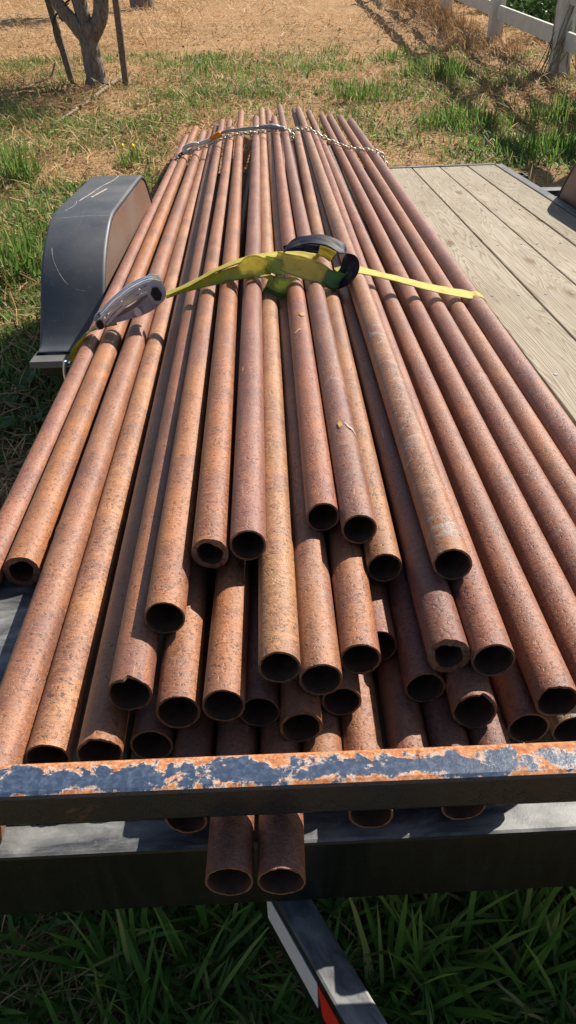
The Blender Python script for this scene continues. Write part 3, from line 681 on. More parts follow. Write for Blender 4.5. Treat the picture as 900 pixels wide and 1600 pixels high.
# ------------------------------------------------------------------ pipes
PIPES = [
 ('T2', "thick-walled orange-brown pipe on top, its end left of the mauve pipe's end", (0.432, 0.2, 0.086), 0.0076, (-0.1224, 0.9096, -0.643), (-0.3367, 7.611, -0.643), 0.0535),
 ('T3', 'mauve-brown pipe on top of the stack, under the left part of the knotted yellow strap', (0.341, 0.168, 0.132), 0.0029, (-0.067, 0.9158, -0.6349), (-0.1909, 7.0117, -0.6385), 0.053),
 ('T4', 'short reddish pipe on top whose open end lies furthest back of all the open ends', (0.38, 0.168, 0.099), 0.0029, (0.0455, 0.9907, -0.639), (-0.0449, 7.0148, -0.6414), 0.051),
 ('T5', 'purplish pipe on top with a yellow and white paint scratch halfway to its end', (0.302, 0.155, 0.112), 0.0029, (0.0975, 0.948, -0.6351), (0.0046, 8.0998, -0.6452), 0.0525),
 ('T6', 'tan pipe tucked against the right side of the paint-scratched purplish pipe', (0.432, 0.245, 0.119), 0.0029, (0.1312, 0.9042, -0.6749), (0.1178, 6.2, -0.648), 0.052),
 ('T7', 'tan pipe with grey blotches, highest on the right, by the navy strap loop', (0.393, 0.213, 0.112), 0.0029, (0.2185, 0.8576, -0.6385), (0.1698, 7.7113, -0.6376), 0.0535),
 ('L6', 'light brown pipe on top at left, ending in front of the other top ends', (0.458, 0.233, 0.119), 0.0023, (-0.1776, 0.7997, -0.6692), (-0.3704, 6.5417, -0.6647), 0.055),
 ('M1', 'tan pipe ending just behind the rail under the thick-walled and mauve pipes', (0.432, 0.213, 0.106), 0.0026, (-0.0935, 0.6716, -0.7046), (-0.1005, 6.2, -0.722), 0.0525),
 ('M2', 'yellowish tan pipe in the gap right of the mauve pipe, ending in second row', (0.471, 0.284, 0.151), 0.0029, (-0.0232, 0.6994, -0.6701), (-0.1627, 8.0317, -0.6616), 0.053),
 ('M5', 'pale-ended pipe in second row right of the yellowish tan pipe', (0.406, 0.213, 0.119), 0.0029, (0.0275, 0.6927, -0.6865), (-0.1026, 8.0063, -0.676), 0.054),
 ('M7', "orange-tan pipe in the second row with its end below the paint-scratched pipe's end", (0.432, 0.213, 0.106), 0.0029, (0.0802, 0.7308, -0.6903), (0.0805, 6.2, -0.69), 0.053),
 ('R1', 'dark rough pipe left of the grey-blotched pipe, its thick ragged end torch cut', (0.237, 0.104, 0.073), 0.009, (0.1923, 0.7258, -0.6851), (0.141, 8.2319, -0.6853), 0.0545),
 ('R2', 'red-brown scratched pipe directly beneath the grey-blotched top pipe', (0.354, 0.155, 0.092), 0.0029, (0.2469, 0.716, -0.6859), (0.2458, 6.2, -0.6867), 0.055),
 ('L7', "brown pipe in the second row beneath the light brown top pipe's end", (0.393, 0.2, 0.106), 0.0029, (-0.1528, 0.6826, -0.7248), (-0.4464, 7.6615, -0.7184), 0.056),
 ('L5', 'notched pipe in a strip of shadow left of the light brown top pipe', (0.367, 0.181, 0.106), 0.0029, (-0.214, 0.6996, -0.708), (-0.5092, 7.5787, -0.705), 0.0555),
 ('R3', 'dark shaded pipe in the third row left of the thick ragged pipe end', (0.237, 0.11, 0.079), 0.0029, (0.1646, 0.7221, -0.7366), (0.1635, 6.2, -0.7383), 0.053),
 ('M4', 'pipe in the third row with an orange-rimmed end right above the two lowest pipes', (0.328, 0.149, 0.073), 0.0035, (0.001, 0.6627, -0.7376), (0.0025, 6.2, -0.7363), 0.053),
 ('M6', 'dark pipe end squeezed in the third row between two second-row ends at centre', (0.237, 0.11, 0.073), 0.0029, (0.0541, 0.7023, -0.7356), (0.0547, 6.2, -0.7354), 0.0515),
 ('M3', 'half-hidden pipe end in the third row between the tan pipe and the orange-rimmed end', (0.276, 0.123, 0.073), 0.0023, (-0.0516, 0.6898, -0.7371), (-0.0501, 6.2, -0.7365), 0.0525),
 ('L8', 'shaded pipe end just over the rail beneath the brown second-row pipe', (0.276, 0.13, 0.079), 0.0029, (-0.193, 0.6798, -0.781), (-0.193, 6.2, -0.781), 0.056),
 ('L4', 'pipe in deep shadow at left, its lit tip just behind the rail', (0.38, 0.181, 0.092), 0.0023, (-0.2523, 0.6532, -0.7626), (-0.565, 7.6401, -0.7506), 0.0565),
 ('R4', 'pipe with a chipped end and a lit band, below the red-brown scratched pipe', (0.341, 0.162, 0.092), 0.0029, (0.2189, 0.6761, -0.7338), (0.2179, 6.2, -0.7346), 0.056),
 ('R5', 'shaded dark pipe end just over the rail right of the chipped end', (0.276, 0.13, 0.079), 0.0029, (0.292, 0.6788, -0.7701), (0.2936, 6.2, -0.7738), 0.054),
 ('M8', 'pipe end half hidden under the tan pipe right of the paint-scratched pipe', (0.341, 0.155, 0.086), 0.0023, (0.1129, 0.8011, -0.7338), (0.112, 6.2, -0.7333), 0.051),
 ('R6', 'long red-brown pipe whose open end is the rightmost one, close to the rail', (0.354, 0.168, 0.099), 0.0029, (0.3214, 0.6779, -0.7222), (0.2829, 8.3, -0.7166), 0.055),
 ('R7', 'greyish beige pipe tip at the right edge, just behind the rail', (0.38, 0.368, 0.289), 0.0023, (0.3513, 0.6835, -0.783), (0.3542, 6.2, -0.7821), 0.052),
 ('F1', 'left one of the two pipes that stick out under the rail', (0.341, 0.168, 0.106), 0.002, (-0.0831, 0.4902, -0.783), (-0.0831, 6.2, -0.783), 0.052),
 ('F2', 'right one of the two pipes that stick out under the rail, lip sunlit', (0.354, 0.168, 0.099), 0.002, (-0.0261, 0.4882, -0.7828), (-0.0257, 6.2, -0.7828), 0.0525),
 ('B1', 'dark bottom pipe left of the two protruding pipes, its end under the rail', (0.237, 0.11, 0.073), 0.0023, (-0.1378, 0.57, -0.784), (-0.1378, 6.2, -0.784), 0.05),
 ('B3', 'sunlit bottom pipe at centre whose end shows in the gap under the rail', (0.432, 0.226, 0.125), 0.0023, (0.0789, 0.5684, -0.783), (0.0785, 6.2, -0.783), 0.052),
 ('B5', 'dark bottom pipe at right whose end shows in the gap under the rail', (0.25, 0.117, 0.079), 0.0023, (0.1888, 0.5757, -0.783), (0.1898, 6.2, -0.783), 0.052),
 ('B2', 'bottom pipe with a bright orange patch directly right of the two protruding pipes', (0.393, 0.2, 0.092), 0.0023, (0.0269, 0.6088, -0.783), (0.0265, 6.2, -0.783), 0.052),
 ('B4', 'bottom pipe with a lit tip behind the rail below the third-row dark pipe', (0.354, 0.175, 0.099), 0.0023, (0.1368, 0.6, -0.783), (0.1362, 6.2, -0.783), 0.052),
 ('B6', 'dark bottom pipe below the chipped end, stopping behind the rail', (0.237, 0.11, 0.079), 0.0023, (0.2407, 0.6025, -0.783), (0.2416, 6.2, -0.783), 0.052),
 ('L3', 'pale tan pipe on the deck at left whose end stops at the rail', (0.51, 0.29, 0.158), 0.0029, (-0.3234, 0.662, -0.7805), (-0.605, 7.4514, -0.7802), 0.057),
 ('L2', 'large mottled brown pipe at left that runs under the rail', (0.393, 0.207, 0.125), 0.0035, (-0.3768, 0.5459, -0.7722), (-0.6507, 7.2331, -0.7545), 0.061),
 ('L1', 'bright orange-tan pipe second from the left, with a thick ragged end short of the rail', (0.471, 0.233, 0.099), 0.0095, (-0.4698, 1.0662, -0.778), (-0.7691, 7.7932, -0.7745), 0.0615),
 ('L0', 'slim pinkish brown pipe along the left edge of the stack by the fender', (0.406, 0.2, 0.132), 0.0029, (-0.5278, 0.9932, -0.7825), (-0.8018, 7.2701, -0.7825), 0.053),
 ('R8', 'red pipe next right of the long pipe with the rightmost open end', (0.341, 0.155, 0.092), 0.0029, (0.3886, 0.72, -0.743), (0.4069, 8.3, -0.7526), 0.058),
 ('R9', 'reddish pipe with a raised weld joint, third from the deck boards', (0.315, 0.142, 0.092), 0.0035, (0.4609, 0.72, -0.765), (0.4825, 8.3, -0.765), 0.0625),
 ('R10', 'orange-brown pipe second from the deck boards', (0.38, 0.181, 0.092), 0.0035, (0.5225, 0.72, -0.7772), (0.5868, 8.3, -0.7769), 0.061),
 ('R11', 'reddish purple pipe with pale streaks lying against the bare deck boards', (0.302, 0.142, 0.106), 0.0035, (0.5851, 0.72, -0.7758), (0.6585, 7.9695, -0.7761), 0.065),
]

M['bore'] = simple('shade_dark_rusty_bore', (.085, .042, .028), .55, 0, .6, 50, .5, .6); M['cut'] = simple('cut_steel_rim', (.17, .082, .045), .6, .1, .65, 160, .5, .8)  # bore colour darkened for the shade inside the pipe
CODE = {}
def make_pipe(code, label, tint, wall, A, B, D):
    A = Vector(A); B = Vector(B); d = (B - A); L = d.length; z = d.normalized()
    xv = Vector((1, 0, 0)); xv = (xv - z * xv.dot(z)).normalized(); yv = z.cross(xv)
    mw = T @ Matrix.Translation(A) @ Matrix((xv, yv, z)).transposed().to_4x4()
    R = D / 2; sg = 64; r_ = np.random.default_rng(sum(map(ord, label)))
    ph = r_.uniform(0, 6.28, 6); ragged = wall > .007 or code in ('L5', 'R4', 'R6', 'M4', 'L4')
    amp = .0007 if not ragged else .0014
    th = np.arange(sg) * 2 * math.pi / sg
    lob = .6 * np.sin(2 * th + ph[5]) + .45 * np.sin(3 * th + ph[1]) + .3 * np.sin(5 * th + ph[0]) + .18 * np.sin(9 * th + ph[2]) + r_.normal(0, .08, sg)
    prof = amp * (.5 * np.sin(2 * th + ph[0]) + .4 * np.sin(3 * th + ph[1]) + .3 * np.sin(7 * th + ph[2]) + .3 * np.sin(13 * th + ph[3])) + r_.normal(0, amp * .16, sg)
    tilt = r_.normal(0, .05); prof = prof + tilt * R * np.cos(th + ph[4])
    if code in ('R4', 'L5', 'L4'):    # chip in the upper lip (image-up is -y side of the local frame or +y)
        k0 = {'R4': .3, 'L5': 0.0, 'L4': -.35}[code]; ck = .35 if code == 'L4' else .8
        up = math.atan2((yv.z), (xv.z)); dd = np.angle(np.exp(1j * (th - (up + k0)))); prof += ck * np.where(dd > 0, .007 * np.exp(-(dd / .45) ** 2), .007 * np.exp(-(dd / .10) ** 2))
    rings = [(.0, 1.0 + (.012 if ragged else .0)), (.004, 1.008 if ragged else 1.002), (.010, 1.0)] + [(s, 1.0) for s in np.linspace(.03, L - .01, 22)] + [(L, .995)]
    bul = {'L2': [.62], 'R9': [1.05, 3.4], 'L3': [.55, 2.2], 'T7': [2.4], 'M7': [.16], 'B3': [.2]}.get(code, [])
    for b in bul:
        for e, s in ((-.012, 1.0), (-.004, 1.035), (.004, 1.035), (.012, 1.0)): rings.append((b + e, s))
    rings.sort(key=lambda q: q[0])
    a1, a2, p1, p2 = r_.uniform(.0006, .0016), r_.uniform(.0006, .0014), r_.uniform(0, 6), r_.uniform(0, 6)
    V = []
    for i, (s, f) in enumerate(rings):
        ox = a1 * math.sin(1.3 * s + p1) * min(1, s); oy = a2 * math.sin(1.1 * s + p2) * min(1, s)
        for k in range(sg):
            jag = prof[k] if s < .02 and i < 3 else 0
            rr = R * f * (1 + ((.004 if not ragged else .014) * lob[k - 7] if (i == 0) else 0))
            V.append((ox + rr * math.cos(th[k]), oy + rr * math.sin(th[k]), s + jag * (1 if i == 0 else .6 if i == 1 else .2)))
    no = len(rings); F = [(i * sg + k, i * sg + (k + 1) % sg, (i + 1) * sg + (k + 1) % sg, (i + 1) * sg + k) for i in range(no - 1) for k in range(sg)]
    nout = len(F)
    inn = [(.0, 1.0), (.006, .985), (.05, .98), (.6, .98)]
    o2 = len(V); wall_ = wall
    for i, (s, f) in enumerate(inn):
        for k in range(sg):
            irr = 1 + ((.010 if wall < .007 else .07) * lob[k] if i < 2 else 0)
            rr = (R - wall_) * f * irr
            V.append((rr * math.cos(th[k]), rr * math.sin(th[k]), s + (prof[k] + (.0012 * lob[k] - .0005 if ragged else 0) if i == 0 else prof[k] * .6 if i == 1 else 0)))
    for i in range(len(inn) - 1):
        F += [(o2 + i * sg + (k + 1) % sg, o2 + i * sg + k, o2 + (i + 1) * sg + k, o2 + (i + 1) * sg + (k + 1) % sg) for k in range(sg)]
    o3 = len(V); V += [V[k] for k in range(sg)] + [V[o2 + k] for k in range(sg)]
    nin = len(F)
    F += [(o3 + (k + 1) % sg, o3 + k, o3 + sg + k, o3 + sg + (k + 1) % sg) for k in range(sg)]     # cut face, sharp edged
    ncut = len(F)
    F.append(tuple(o2 + (len(inn) - 1) * sg + k for k in range(sg - 1, -1, -1)))                # cap deep inside, in the shade-darkened bore colour
    F.append(tuple((no - 1) * sg + k for k in range(sg)))                                       # far end
    F = [f[::-1] for f in F]
    o = pyd('rusty_pipe', V, F, M['rust'], None, mw, True)
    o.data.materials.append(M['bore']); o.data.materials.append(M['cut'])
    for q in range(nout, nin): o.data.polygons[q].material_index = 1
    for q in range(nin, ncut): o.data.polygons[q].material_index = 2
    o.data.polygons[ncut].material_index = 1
    for p in o.data.polygons[-2:]: p.use_smooth = False
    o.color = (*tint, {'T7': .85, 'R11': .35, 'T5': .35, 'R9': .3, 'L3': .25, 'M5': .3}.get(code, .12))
    tag(o, label, 'pipe', 'rusty steel pipes stacked on the trailer')
    CODE[code] = (o, L, R, mw, up_ang(xv, yv))
    return o
def up_ang(xv, yv): return math.atan2(yv.z, xv.z)
for p in PIPES: make_pipe(*p)
def paint_mark(code, s, da, ds, wa, wd, mat, skew=0.0):
    """a smear of paint lying on a pipe: s = distance from its end, da = angle from its top"""
    o, L, R, mw, up = CODE[code]; V = []; F = []
    nu, nv_ = 9, 5
    for i in range(nu):
        u = i / (nu - 1) - .5
        for j in range(nv_):
            q = j / (nv_ - 1) - .5; a = up + da + (u * wa); k = math.cos(math.pi * u) ** .6 if abs(u) < .5 else .1
            V.append(((R + .0025) * math.cos(a), (R + .0025) * math.sin(a), s + skew * u + q * wd * max(k, .12) + .003 * math.sin(9 * u)))
    for i in range(nu - 1):
        for j in range(nv_ - 1): F.append((i * nv_ + j, i * nv_ + j + 1, (i + 1) * nv_ + j + 1, (i + 1) * nv_ + j))
    pyd('paint_mark', V, F, mat, o)
paint_mark('T5', .30, -.15, 0, .28, .026, M['ypaint']); paint_mark('T5', .29, .55, 0, .8, .008, M['wpaint'], -.03)
paint_mark('T4', .90, .25, 0, .5, .028, M['ypaint']); paint_mark('T4', .78, -.3, 0, .7, .008, M['wpaint'], .02)
paint_mark('T3', .62, -.6, 0, .22, .03, M['ypaint'])

# ------------------------------------------------------------------ ratchet strap
SO = Vector((.03, 2.25, -.62)); SR = empty('ratchet_strap', TL(*SO)); tag(SR, 'yellow ratchet strap knotted over the middle of the pipes with a navy tail loop', 'strap')
MS = Matrix.Translation(-SO)
def rb(name, ctrl, mat, **kw): return ribbon(name, ctrl, M[mat], SR, MS, **kw)
Y = (0, 1, 0)
rb('webbing', [(.150, 2.245, -.606, 0, 1, .15, .05), (.20, 2.258, -.604, 0, 1, .2, .05), (.30, 2.296, -.638, 0, 1, .12, .046), (.45, 2.362, -.697, 0, 1, .18, .046), (.575, 2.415, -.7385, 0, 1, .25, .05), (.612, 2.428, -.7425, 0, 1, .1, .05), (.634, 2.434, -.760, 0, 1, 0, .05), (.640, 2.437, -.787, 0, 1, 0, .05), (.641, 2.438, -.807, 0, 1, 0, .05)], 'yellow')
rb('webbing', [(-.352, 2.262, -.664, 0, .9, .3, .026), (-.30, 2.26, -.647, 0, .9, .3, .030), (-.22, 2.255, -.622, 0, .7, .55, .036), (-.145, 2.245, -.601, 0, .5, .75, .040), (-.085, 2.235, -.588, .1, .4, .9, .042), (-.04, 2.235, -.586, .15, .6, .6, .040)], 'green')
rb('webbing', [(-.350, 2.255, -.657, 0, 1, .10, .028), (-.28, 2.255, -.630, 0, 1, .04, .046), (-.19, 2.255, -.588, 0, 1, .02, .048), (-.10, 2.26, -.562, 0, 1, .02, .048), (-.02, 2.26, -.556, 0, 1, .06, .048), (.05, 2.255, -.562, 0, .9, .3, .048), (.09, 2.235, -.575, 0, .6, .7, .05)], 'yellow')
rb('webbing_fold', [(-.130, 2.222, -.590, 0, .25, .97, .030), (-.105, 2.205, -.572, .25, .15, .95, .050), (-.080, 2.200, -.570, -.1, .1, 1, .058), (-.060, 2.200, -.586, -.5, .1, .85, .054), (-.045, 2.205, -.608, -.75, .2, .6, .044), (-.030, 2.215, -.628, -.6, .5, .6, .032)], 'yellow', cup=.25)
rb('webbing_fold', [(-.058, 2.225, -.566, .1, .5, .85, .036), (-.030, 2.212, -.574, .1, .3, .95, .042), (.0, 2.205, -.584, .1, .3, .95, .040)], 'green', cup=.2)
rb('webbing_fold', [(-.050, 2.200, -.612, .3, .3, .9, .034), (-.022, 2.185, -.620, .1, .2, .97, .044), (.008, 2.182, -.624, .1, .2, .97, .046), (.032, 2.195, -.618, .3, .4, .8, .038)], 'green', cup=.3)
rb('webbing_fold', [(-.062, 2.200, -.636, .1, .6, .7, .026), (-.030, 2.186, -.648, .1, .5, .8, .030), (.002, 2.186, -.648, .1, .5, .8, .030), (.024, 2.200, -.636, .1, .6, .7, .026)], 'teal', cup=.3)
rb('webbing', [(-.025, 2.235, -.560, .05, .5, .8, .040), (.008, 2.200, -.566, .05, .35, .93, .052), (.045, 2.185, -.574, .10, .30, .95, .058), (.085, 2.180, -.588, .18, .30, .94, .058), (.118, 2.184, -.606, .3, .38, .88, .052), (.142, 2.200, -.628, .4, .5, .75, .042)], 'yellow', cup=.22)
rb('webbing_fold', [(.112, 2.176, -.598, .4, .3, .85, .040), (.138, 2.180, -.612, .5, .3, .8, .050), (.158, 2.195, -.616, .6, .3, .72, .048), (.170, 2.220, -.606, .6, .5, .6, .038)], 'teal', cup=.2)
rb('webbing_tail', [(-.005, 2.250, -.570, 0, .8, .5, .040), (.000, 2.245, -.544, .3, .9, .3, .042), (.030, 2.24, -.522, .1, .9, .35, .044), (.085, 2.238, -.512, 0, .9, .35, .044), (.135, 2.232, -.522, -.25, .8, .5, .048), (.172, 2.222, -.548, -.55, .5, .65, .054), (.186, 2.215, -.582, -.6, .4, .6, .056), (.170, 2.212, -.612, -.4, .4, .75, .050), (.135, 2.215, -.632, -.1, .5, .8, .042)], 'navy', n=14, cup=.12)
rb('webbing_tail', [(.000, 2.300, -.556, 0, .6, .75, .030), (.055, 2.305, -.548, 0, .6, .8, .034), (.11, 2.300, -.552, 0, .6, .8, .034), (.15, 2.285, -.567, .2, .6, .8, .030)], 'navy')
rb('webbing_fold', [(.100, 2.262, -.548, .1, .3, .9, .030), (.122, 2.258, -.553, .2, .3, .9, .034), (.140, 2.252, -.566, .3, .3, .9, .034)], 'yellow')
rb('webbing', [(-.500, 2.212, -.716, .3, .9, .25, .046), (-.548, 2.200, -.724, .3, .9, .2, .046), (-.588, 2.190, -.745, .35, .9, .1, .045), (-.622, 2.180, -.783, .4, .9, .0, .042), (-.642, 2.172, -.820, .4, .9, .0, .038)], 'yellow')
V, F = tube(spline([(-.655, 2.150, -.812), (-.650, 2.168, -.829), (-.645, 2.192, -.812)], 5), .0045, 8)
V2, F2 = tube(spline([(-.655, 2.150, -.812), (-.662, 2.150, -.850), (-.658, 2.150, -.885), (-.640, 2.150, -.905), (-.622, 2.155, -.893)], 6), .0055, 8)
V, F = merge([(V, F), (V2, F2)]); pyd('wire_hook', [Vector(v) - SO for v in V], F, M['chrome'], SR, smooth=True)
V2, F2 = tube([(.641, 2.412, -.806), (.641, 2.464, -.806)], .004, 8); pyd('wire_hook', [Vector(v) - SO for v in V2], F2, M['chrome'], SR, smooth=True)
# the ratchet itself: two side plates, handle plates, bars
ra, rbp = Vector((-.553, 2.205, -.708)), Vector((-.362, 2.250, -.648))
u = (rbp - ra).normalized(); wv = Vector((0, 0, 1)).cross(u).normalized(); nv2 = u.cross(wv) * 1
nv2 = nv2 if nv2.z > 0 else -nv2
RM = Matrix.Translation(ra - SO) @ Matrix((u, wv, nv2)).transposed().to_4x4() @ Matrix.Diagonal((.72, .80, 1.0, 1))
RR = bpy.data.objects.new('ratchet_buckle', bpy.data.meshes.new('ratchet_buckle')); 
LN = (rbp - ra).length
def plate(pts, y0, th):
    V = [(a, y0, b) for a, b in pts] + [(a, y0 + th, b) for a, b in pts]; n = len(pts)
    return V, [tuple(range(n)), tuple(range(2 * n - 1, n - 1, -1))] + [(i, n + i, n + (i + 1) % n, (i + 1) % n) for i in range(n)]
def sm(pts, n=4): 
    c = spline([(a, 0, b) for a, b in pts + [pts[0]]], n); return [(p[0], p[2]) for p in c[:-1]]
low = sm([(.030, -.018), (.10, -.026), (.17, -.032), (.225, -.030), (.262, -.020), (.280, .0), (.270, .020), (.235, .014), (.17, -.004), (.10, -.010), (.04, -.004)])
def arcband(dz0, dz1, t0, t1):
    T0 = np.linspace(t0, t1, 16); top = np.interp(T0, [-.014, .03, .08, .14, .20, .25, .30], [-.002, .014, .030, .044, .052, .053, .040])
    return [(a, b - dz0) for a, b in zip(T0, top)] + [(a, b - dz1) for a, b in list(zip(T0, top))[::-1]]
eye = sm([(.228, .012), (.236, -.010), (.262, -.020), (.292, -.008), (.304, .016), (.296, .040), (.268, .052), (.240, .042)])
noseb = sm([(-.018, -.010), (-.006, -.022), (.020, -.016), (.034, .002), (.020, .010), (-.010, .002)])
UPP = [arcband(0, .008, -.012, .300), arcband(.013, .020, .01, .245), arcband(.025, .033, .03, .235), eye, noseb]
pr = [plate(low, -.034, .0035), plate(low, .0305, .0035)]
V, F = merge(pr); M['steel'] = simple('ratchet_frame_steel', (.34, .36, .41), .35, .5, .2, 40, .5, .15); bu = pyd('ratchet_frame', V, F, M['steel'], SR, RM)
bpy.data.objects.remove(RR)
V, F = merge([plate(q, y0 + .0004 * i_, .004) for i_, q in enumerate(UPP) for y0 in (-.041, .0365)]); hd = pyd('ratchet_handle', V, F, M['chrome'], SR, RM)
def rod(x, z, r, y0, y1, mat, name, par, sg=16):
    V, F = tube([(x, y0, z), (x, y1, z)], r, sg); return pyd(name, V, F, M[mat], par, smooth=False)
for (x_, z_, r_) in ((.262, .012, .013), (.205, .028, .005), (.05, .001, .006), (.12, .018, .005)): rod(x_, z_, r_, -.0355, .0355, 'chrome', 'crossbar', hd)
rod(.262, .012, .022, -.052, -.0405, 'blackbolt', 'hex_bolt', hd, 6); rod(.262, .012, .022, .0405, .052, 'blackbolt', 'hex_bolt', hd, 6)
rod(.006, -.006, .015, -.050, -.0405, 'blackbolt', 'hex_bolt', hd, 8); rod(.006, -.006, .011, -.0355, .0355, 'blackbolt', 'handle_grip', hd)
rod(.165, -.016, .014, -.048, -.0405, 'chrome', 'pivot_pin', hd)
# handle top web with two slots
bm = bmesh.new()
for (a, b, y0, y1) in ((.02, .275, .024, .0355), (.02, .275, -.0355, -.024), (.02, .275, -.007, .007)):
    n = 14; rows_ = []
    for i in range(n):
        t = a + (b - a) * i / (n - 1); zt = np.interp(t, [-.008, .03, .10, .17, .24, .29], [.004, .012, .032, .0465, .0505, .045])
        rows_.append([bm.verts.new((t, y, zt + dz)) for y in (y0, y1) for dz in (0, -.0025)])
    for i in range(n - 1):
        p, q = rows_[i], rows_[i + 1]
        for (c, d_) in ((0, 2), (2, 3), (3, 1), (1, 0)): bm.faces.new((p[c], p[d_], q[d_], q[c]))
    for e in (rows_[0], rows_[-1]): bm.faces.new((e[0], e[1], e[3], e[2]))
frombm('handle_web', bm, M['chrome'], hd)
sp = []
for i in range(40):
    a = i * .42; r = .0145 + .00035 * i; sp.append((.262 + r * math.cos(a), 0, .012 + r * math.sin(a), 0, 1, 0, .046))
ribbon('spooled_webbing', sp, M['yellow'], hd, n=2, across=3)
ribbon('threaded_webbing', [(.262, 0, .030, 0, 1, 0, .046), (.18, 0, .022, 0, 1, 0, .046), (.10, 0, .008, 0, 1, 0, .046), (.04, 0, -.004, 0, 1, 0, .046)], M['yellow'], hd, n=5, across=3)

# ------------------------------------------------------------------ chain and binder across the far ends
CO = Vector((0, 5.8, -.62)); CH = empty('load_chain', TL(*CO)); tag(CH, 'gold zinc load chain pulled tight across the far ends of the pipes', 'chain')
def linkchain(path, pitch=.030, wire=.0042):
    C = spline(path, 24); seg = np.linalg.norm(np.diff(C, axis=0), axis=1); s = np.concatenate([[0], np.cumsum(seg)]); parts = []
    nL = int(s[-1] / pitch)
    for i in range(nL):
        m = (i + .5) * pitch; p = np.array([np.interp(m, s, C[:, k]) for k in range(3)]); q = np.array([np.interp(m + .004, s, C[:, k]) for k in range(3)])
        t = Vector(q - p).normalized(); up_ = Vector((0, 0, 1)); b = t.cross(up_).normalized(); nrm = b.cross(t)
        ang = (math.pi / 2 if i % 2 else 0) + random.uniform(-.35, .35) + .5
        w = b * math.cos(ang) + nrm * math.sin(ang); pts = []
        for k in range(12):
            a = 2 * math.pi * k / 12; pts.append(Vector(p) + t * (.0215 * math.cos(a) * (1.0)) + w * (.0125 * math.sin(a)))
        V, F = [], []
        sgn = 5
        for k in range(12):
            tt = (pts[(k + 1) % 12] - pts[k - 1]).normalized(); n1 = tt.cross(t.cross(w)).normalized(); n2 = tt.cross(n1)
            for j in range(sgn):
                a = 2 * math.pi * j / sgn; V.append(pts[k] + n1 * (wire * math.cos(a)) + n2 * (wire * math.sin(a)) - CO)
        for k in range(12):
            for j in range(sgn): F.append((k * sgn + j, k * sgn + (j + 1) % sgn, ((k + 1) % 12) * sgn + (j + 1) % sgn, ((k + 1) % 12) * sgn + j))
        parts.append((V, F))
    return merge(parts)
V, F = linkchain([(-.03, 5.79, -.598), (.08, 5.79, -.600), (.20, 5.77, -.600), (.33, 5.74, -.668), (.42, 5.72, -.700), (.52, 5.69, -.722), (.62, 5.66, -.732), (.675, 5.64, -.752), (.70, 5.63, -.800), (.72, 5.60, -.86)])
V1, F1_ = linkchain([(-.66, 5.80, -.722), (-.58, 5.79, -.698), (-.48, 5.765, -.668), (-.36, 5.755, -.622), (-.25, 5.75, -.606), (-.13, 5.75, -.600), (-.03, 5.79, -.598)])
V2, F2 = linkchain([(.06, 5.76, -.596), (.075, 5.74, -.62), (.10, 5.72, -.655), (.085, 5.70, -.665), (.07, 5.72, -.64)])
V, F = merge([(V, F), (V1, F1_), (V2, F2)]); o = pyd('chain_links', V, F, M['chain'], CH, smooth=True); o['kind'] = 'stuff'
V, F = linkchain([(-.66, 5.84, -.722), (-.70, 5.80, -.735), (-.735, 5.72, -.77), (-.755, 5.62, -.82), (-.77, 5.55, -.90)])
M['oldchain'] = simple('dark_rusty_chain', (.06, .055, .05), .6, .3)
o = pyd('slack_chain_links', V, F, M['oldchain'], CH, smooth=True); o['kind'] = 'stuff'
BI = empty('lever_binder', TL(-.30, 5.80, -.60)); BO = Vector((-.30, 5.80, -.60)); tag(BI, 'grey lever chain binder with orange tape and pale hook on the far left pipes', 'chain binder')
def bt(name, path, rad, mat, seg=10):
    V, F = tube(path, rad, seg); return pyd(name, [Vector(v) - BO for v in V], F, M[mat], BI, smooth=True)
bt('lever', spline([(-.47, 5.80, -.640), (-.38, 5.80, -.598), (-.28, 5.79, -.588), (-.14, 5.78, -.577)], 4), [.009] * 5 + [.011] * 4 + [.012] * 4, 'binder')
bt('orange_tape', [(-.475, 5.80, -.642), (-.445, 5.80, -.628), (-.415, 5.80, -.614), (-.40, 5.80, -.607)], [.019, .021, .021, .019], 'orange')
bt('yoke', spline([(-.14, 5.78, -.577), (-.09, 5.78, -.574), (-.04, 5.785, -.577), (.0, 5.79, -.585), (.03, 5.785, -.592)], 4), [.014] * 6 + [.018] * 5 + [.014] * 6, 'binder')
bt('binder_arm', spline([(-.56, 5.82, -.672), (-.51, 5.81, -.655), (-.46, 5.80, -.640)], 4), .014, 'hookm')
bt('grab_hook', spline([(-.56, 5.82, -.672), (-.60, 5.82, -.670), (-.645, 5.82, -.682), (-.665, 5.815, -.700), (-.650, 5.81, -.718), (-.615, 5.81, -.715), (-.600, 5.815, -.700)], 4), .015, 'hookm')

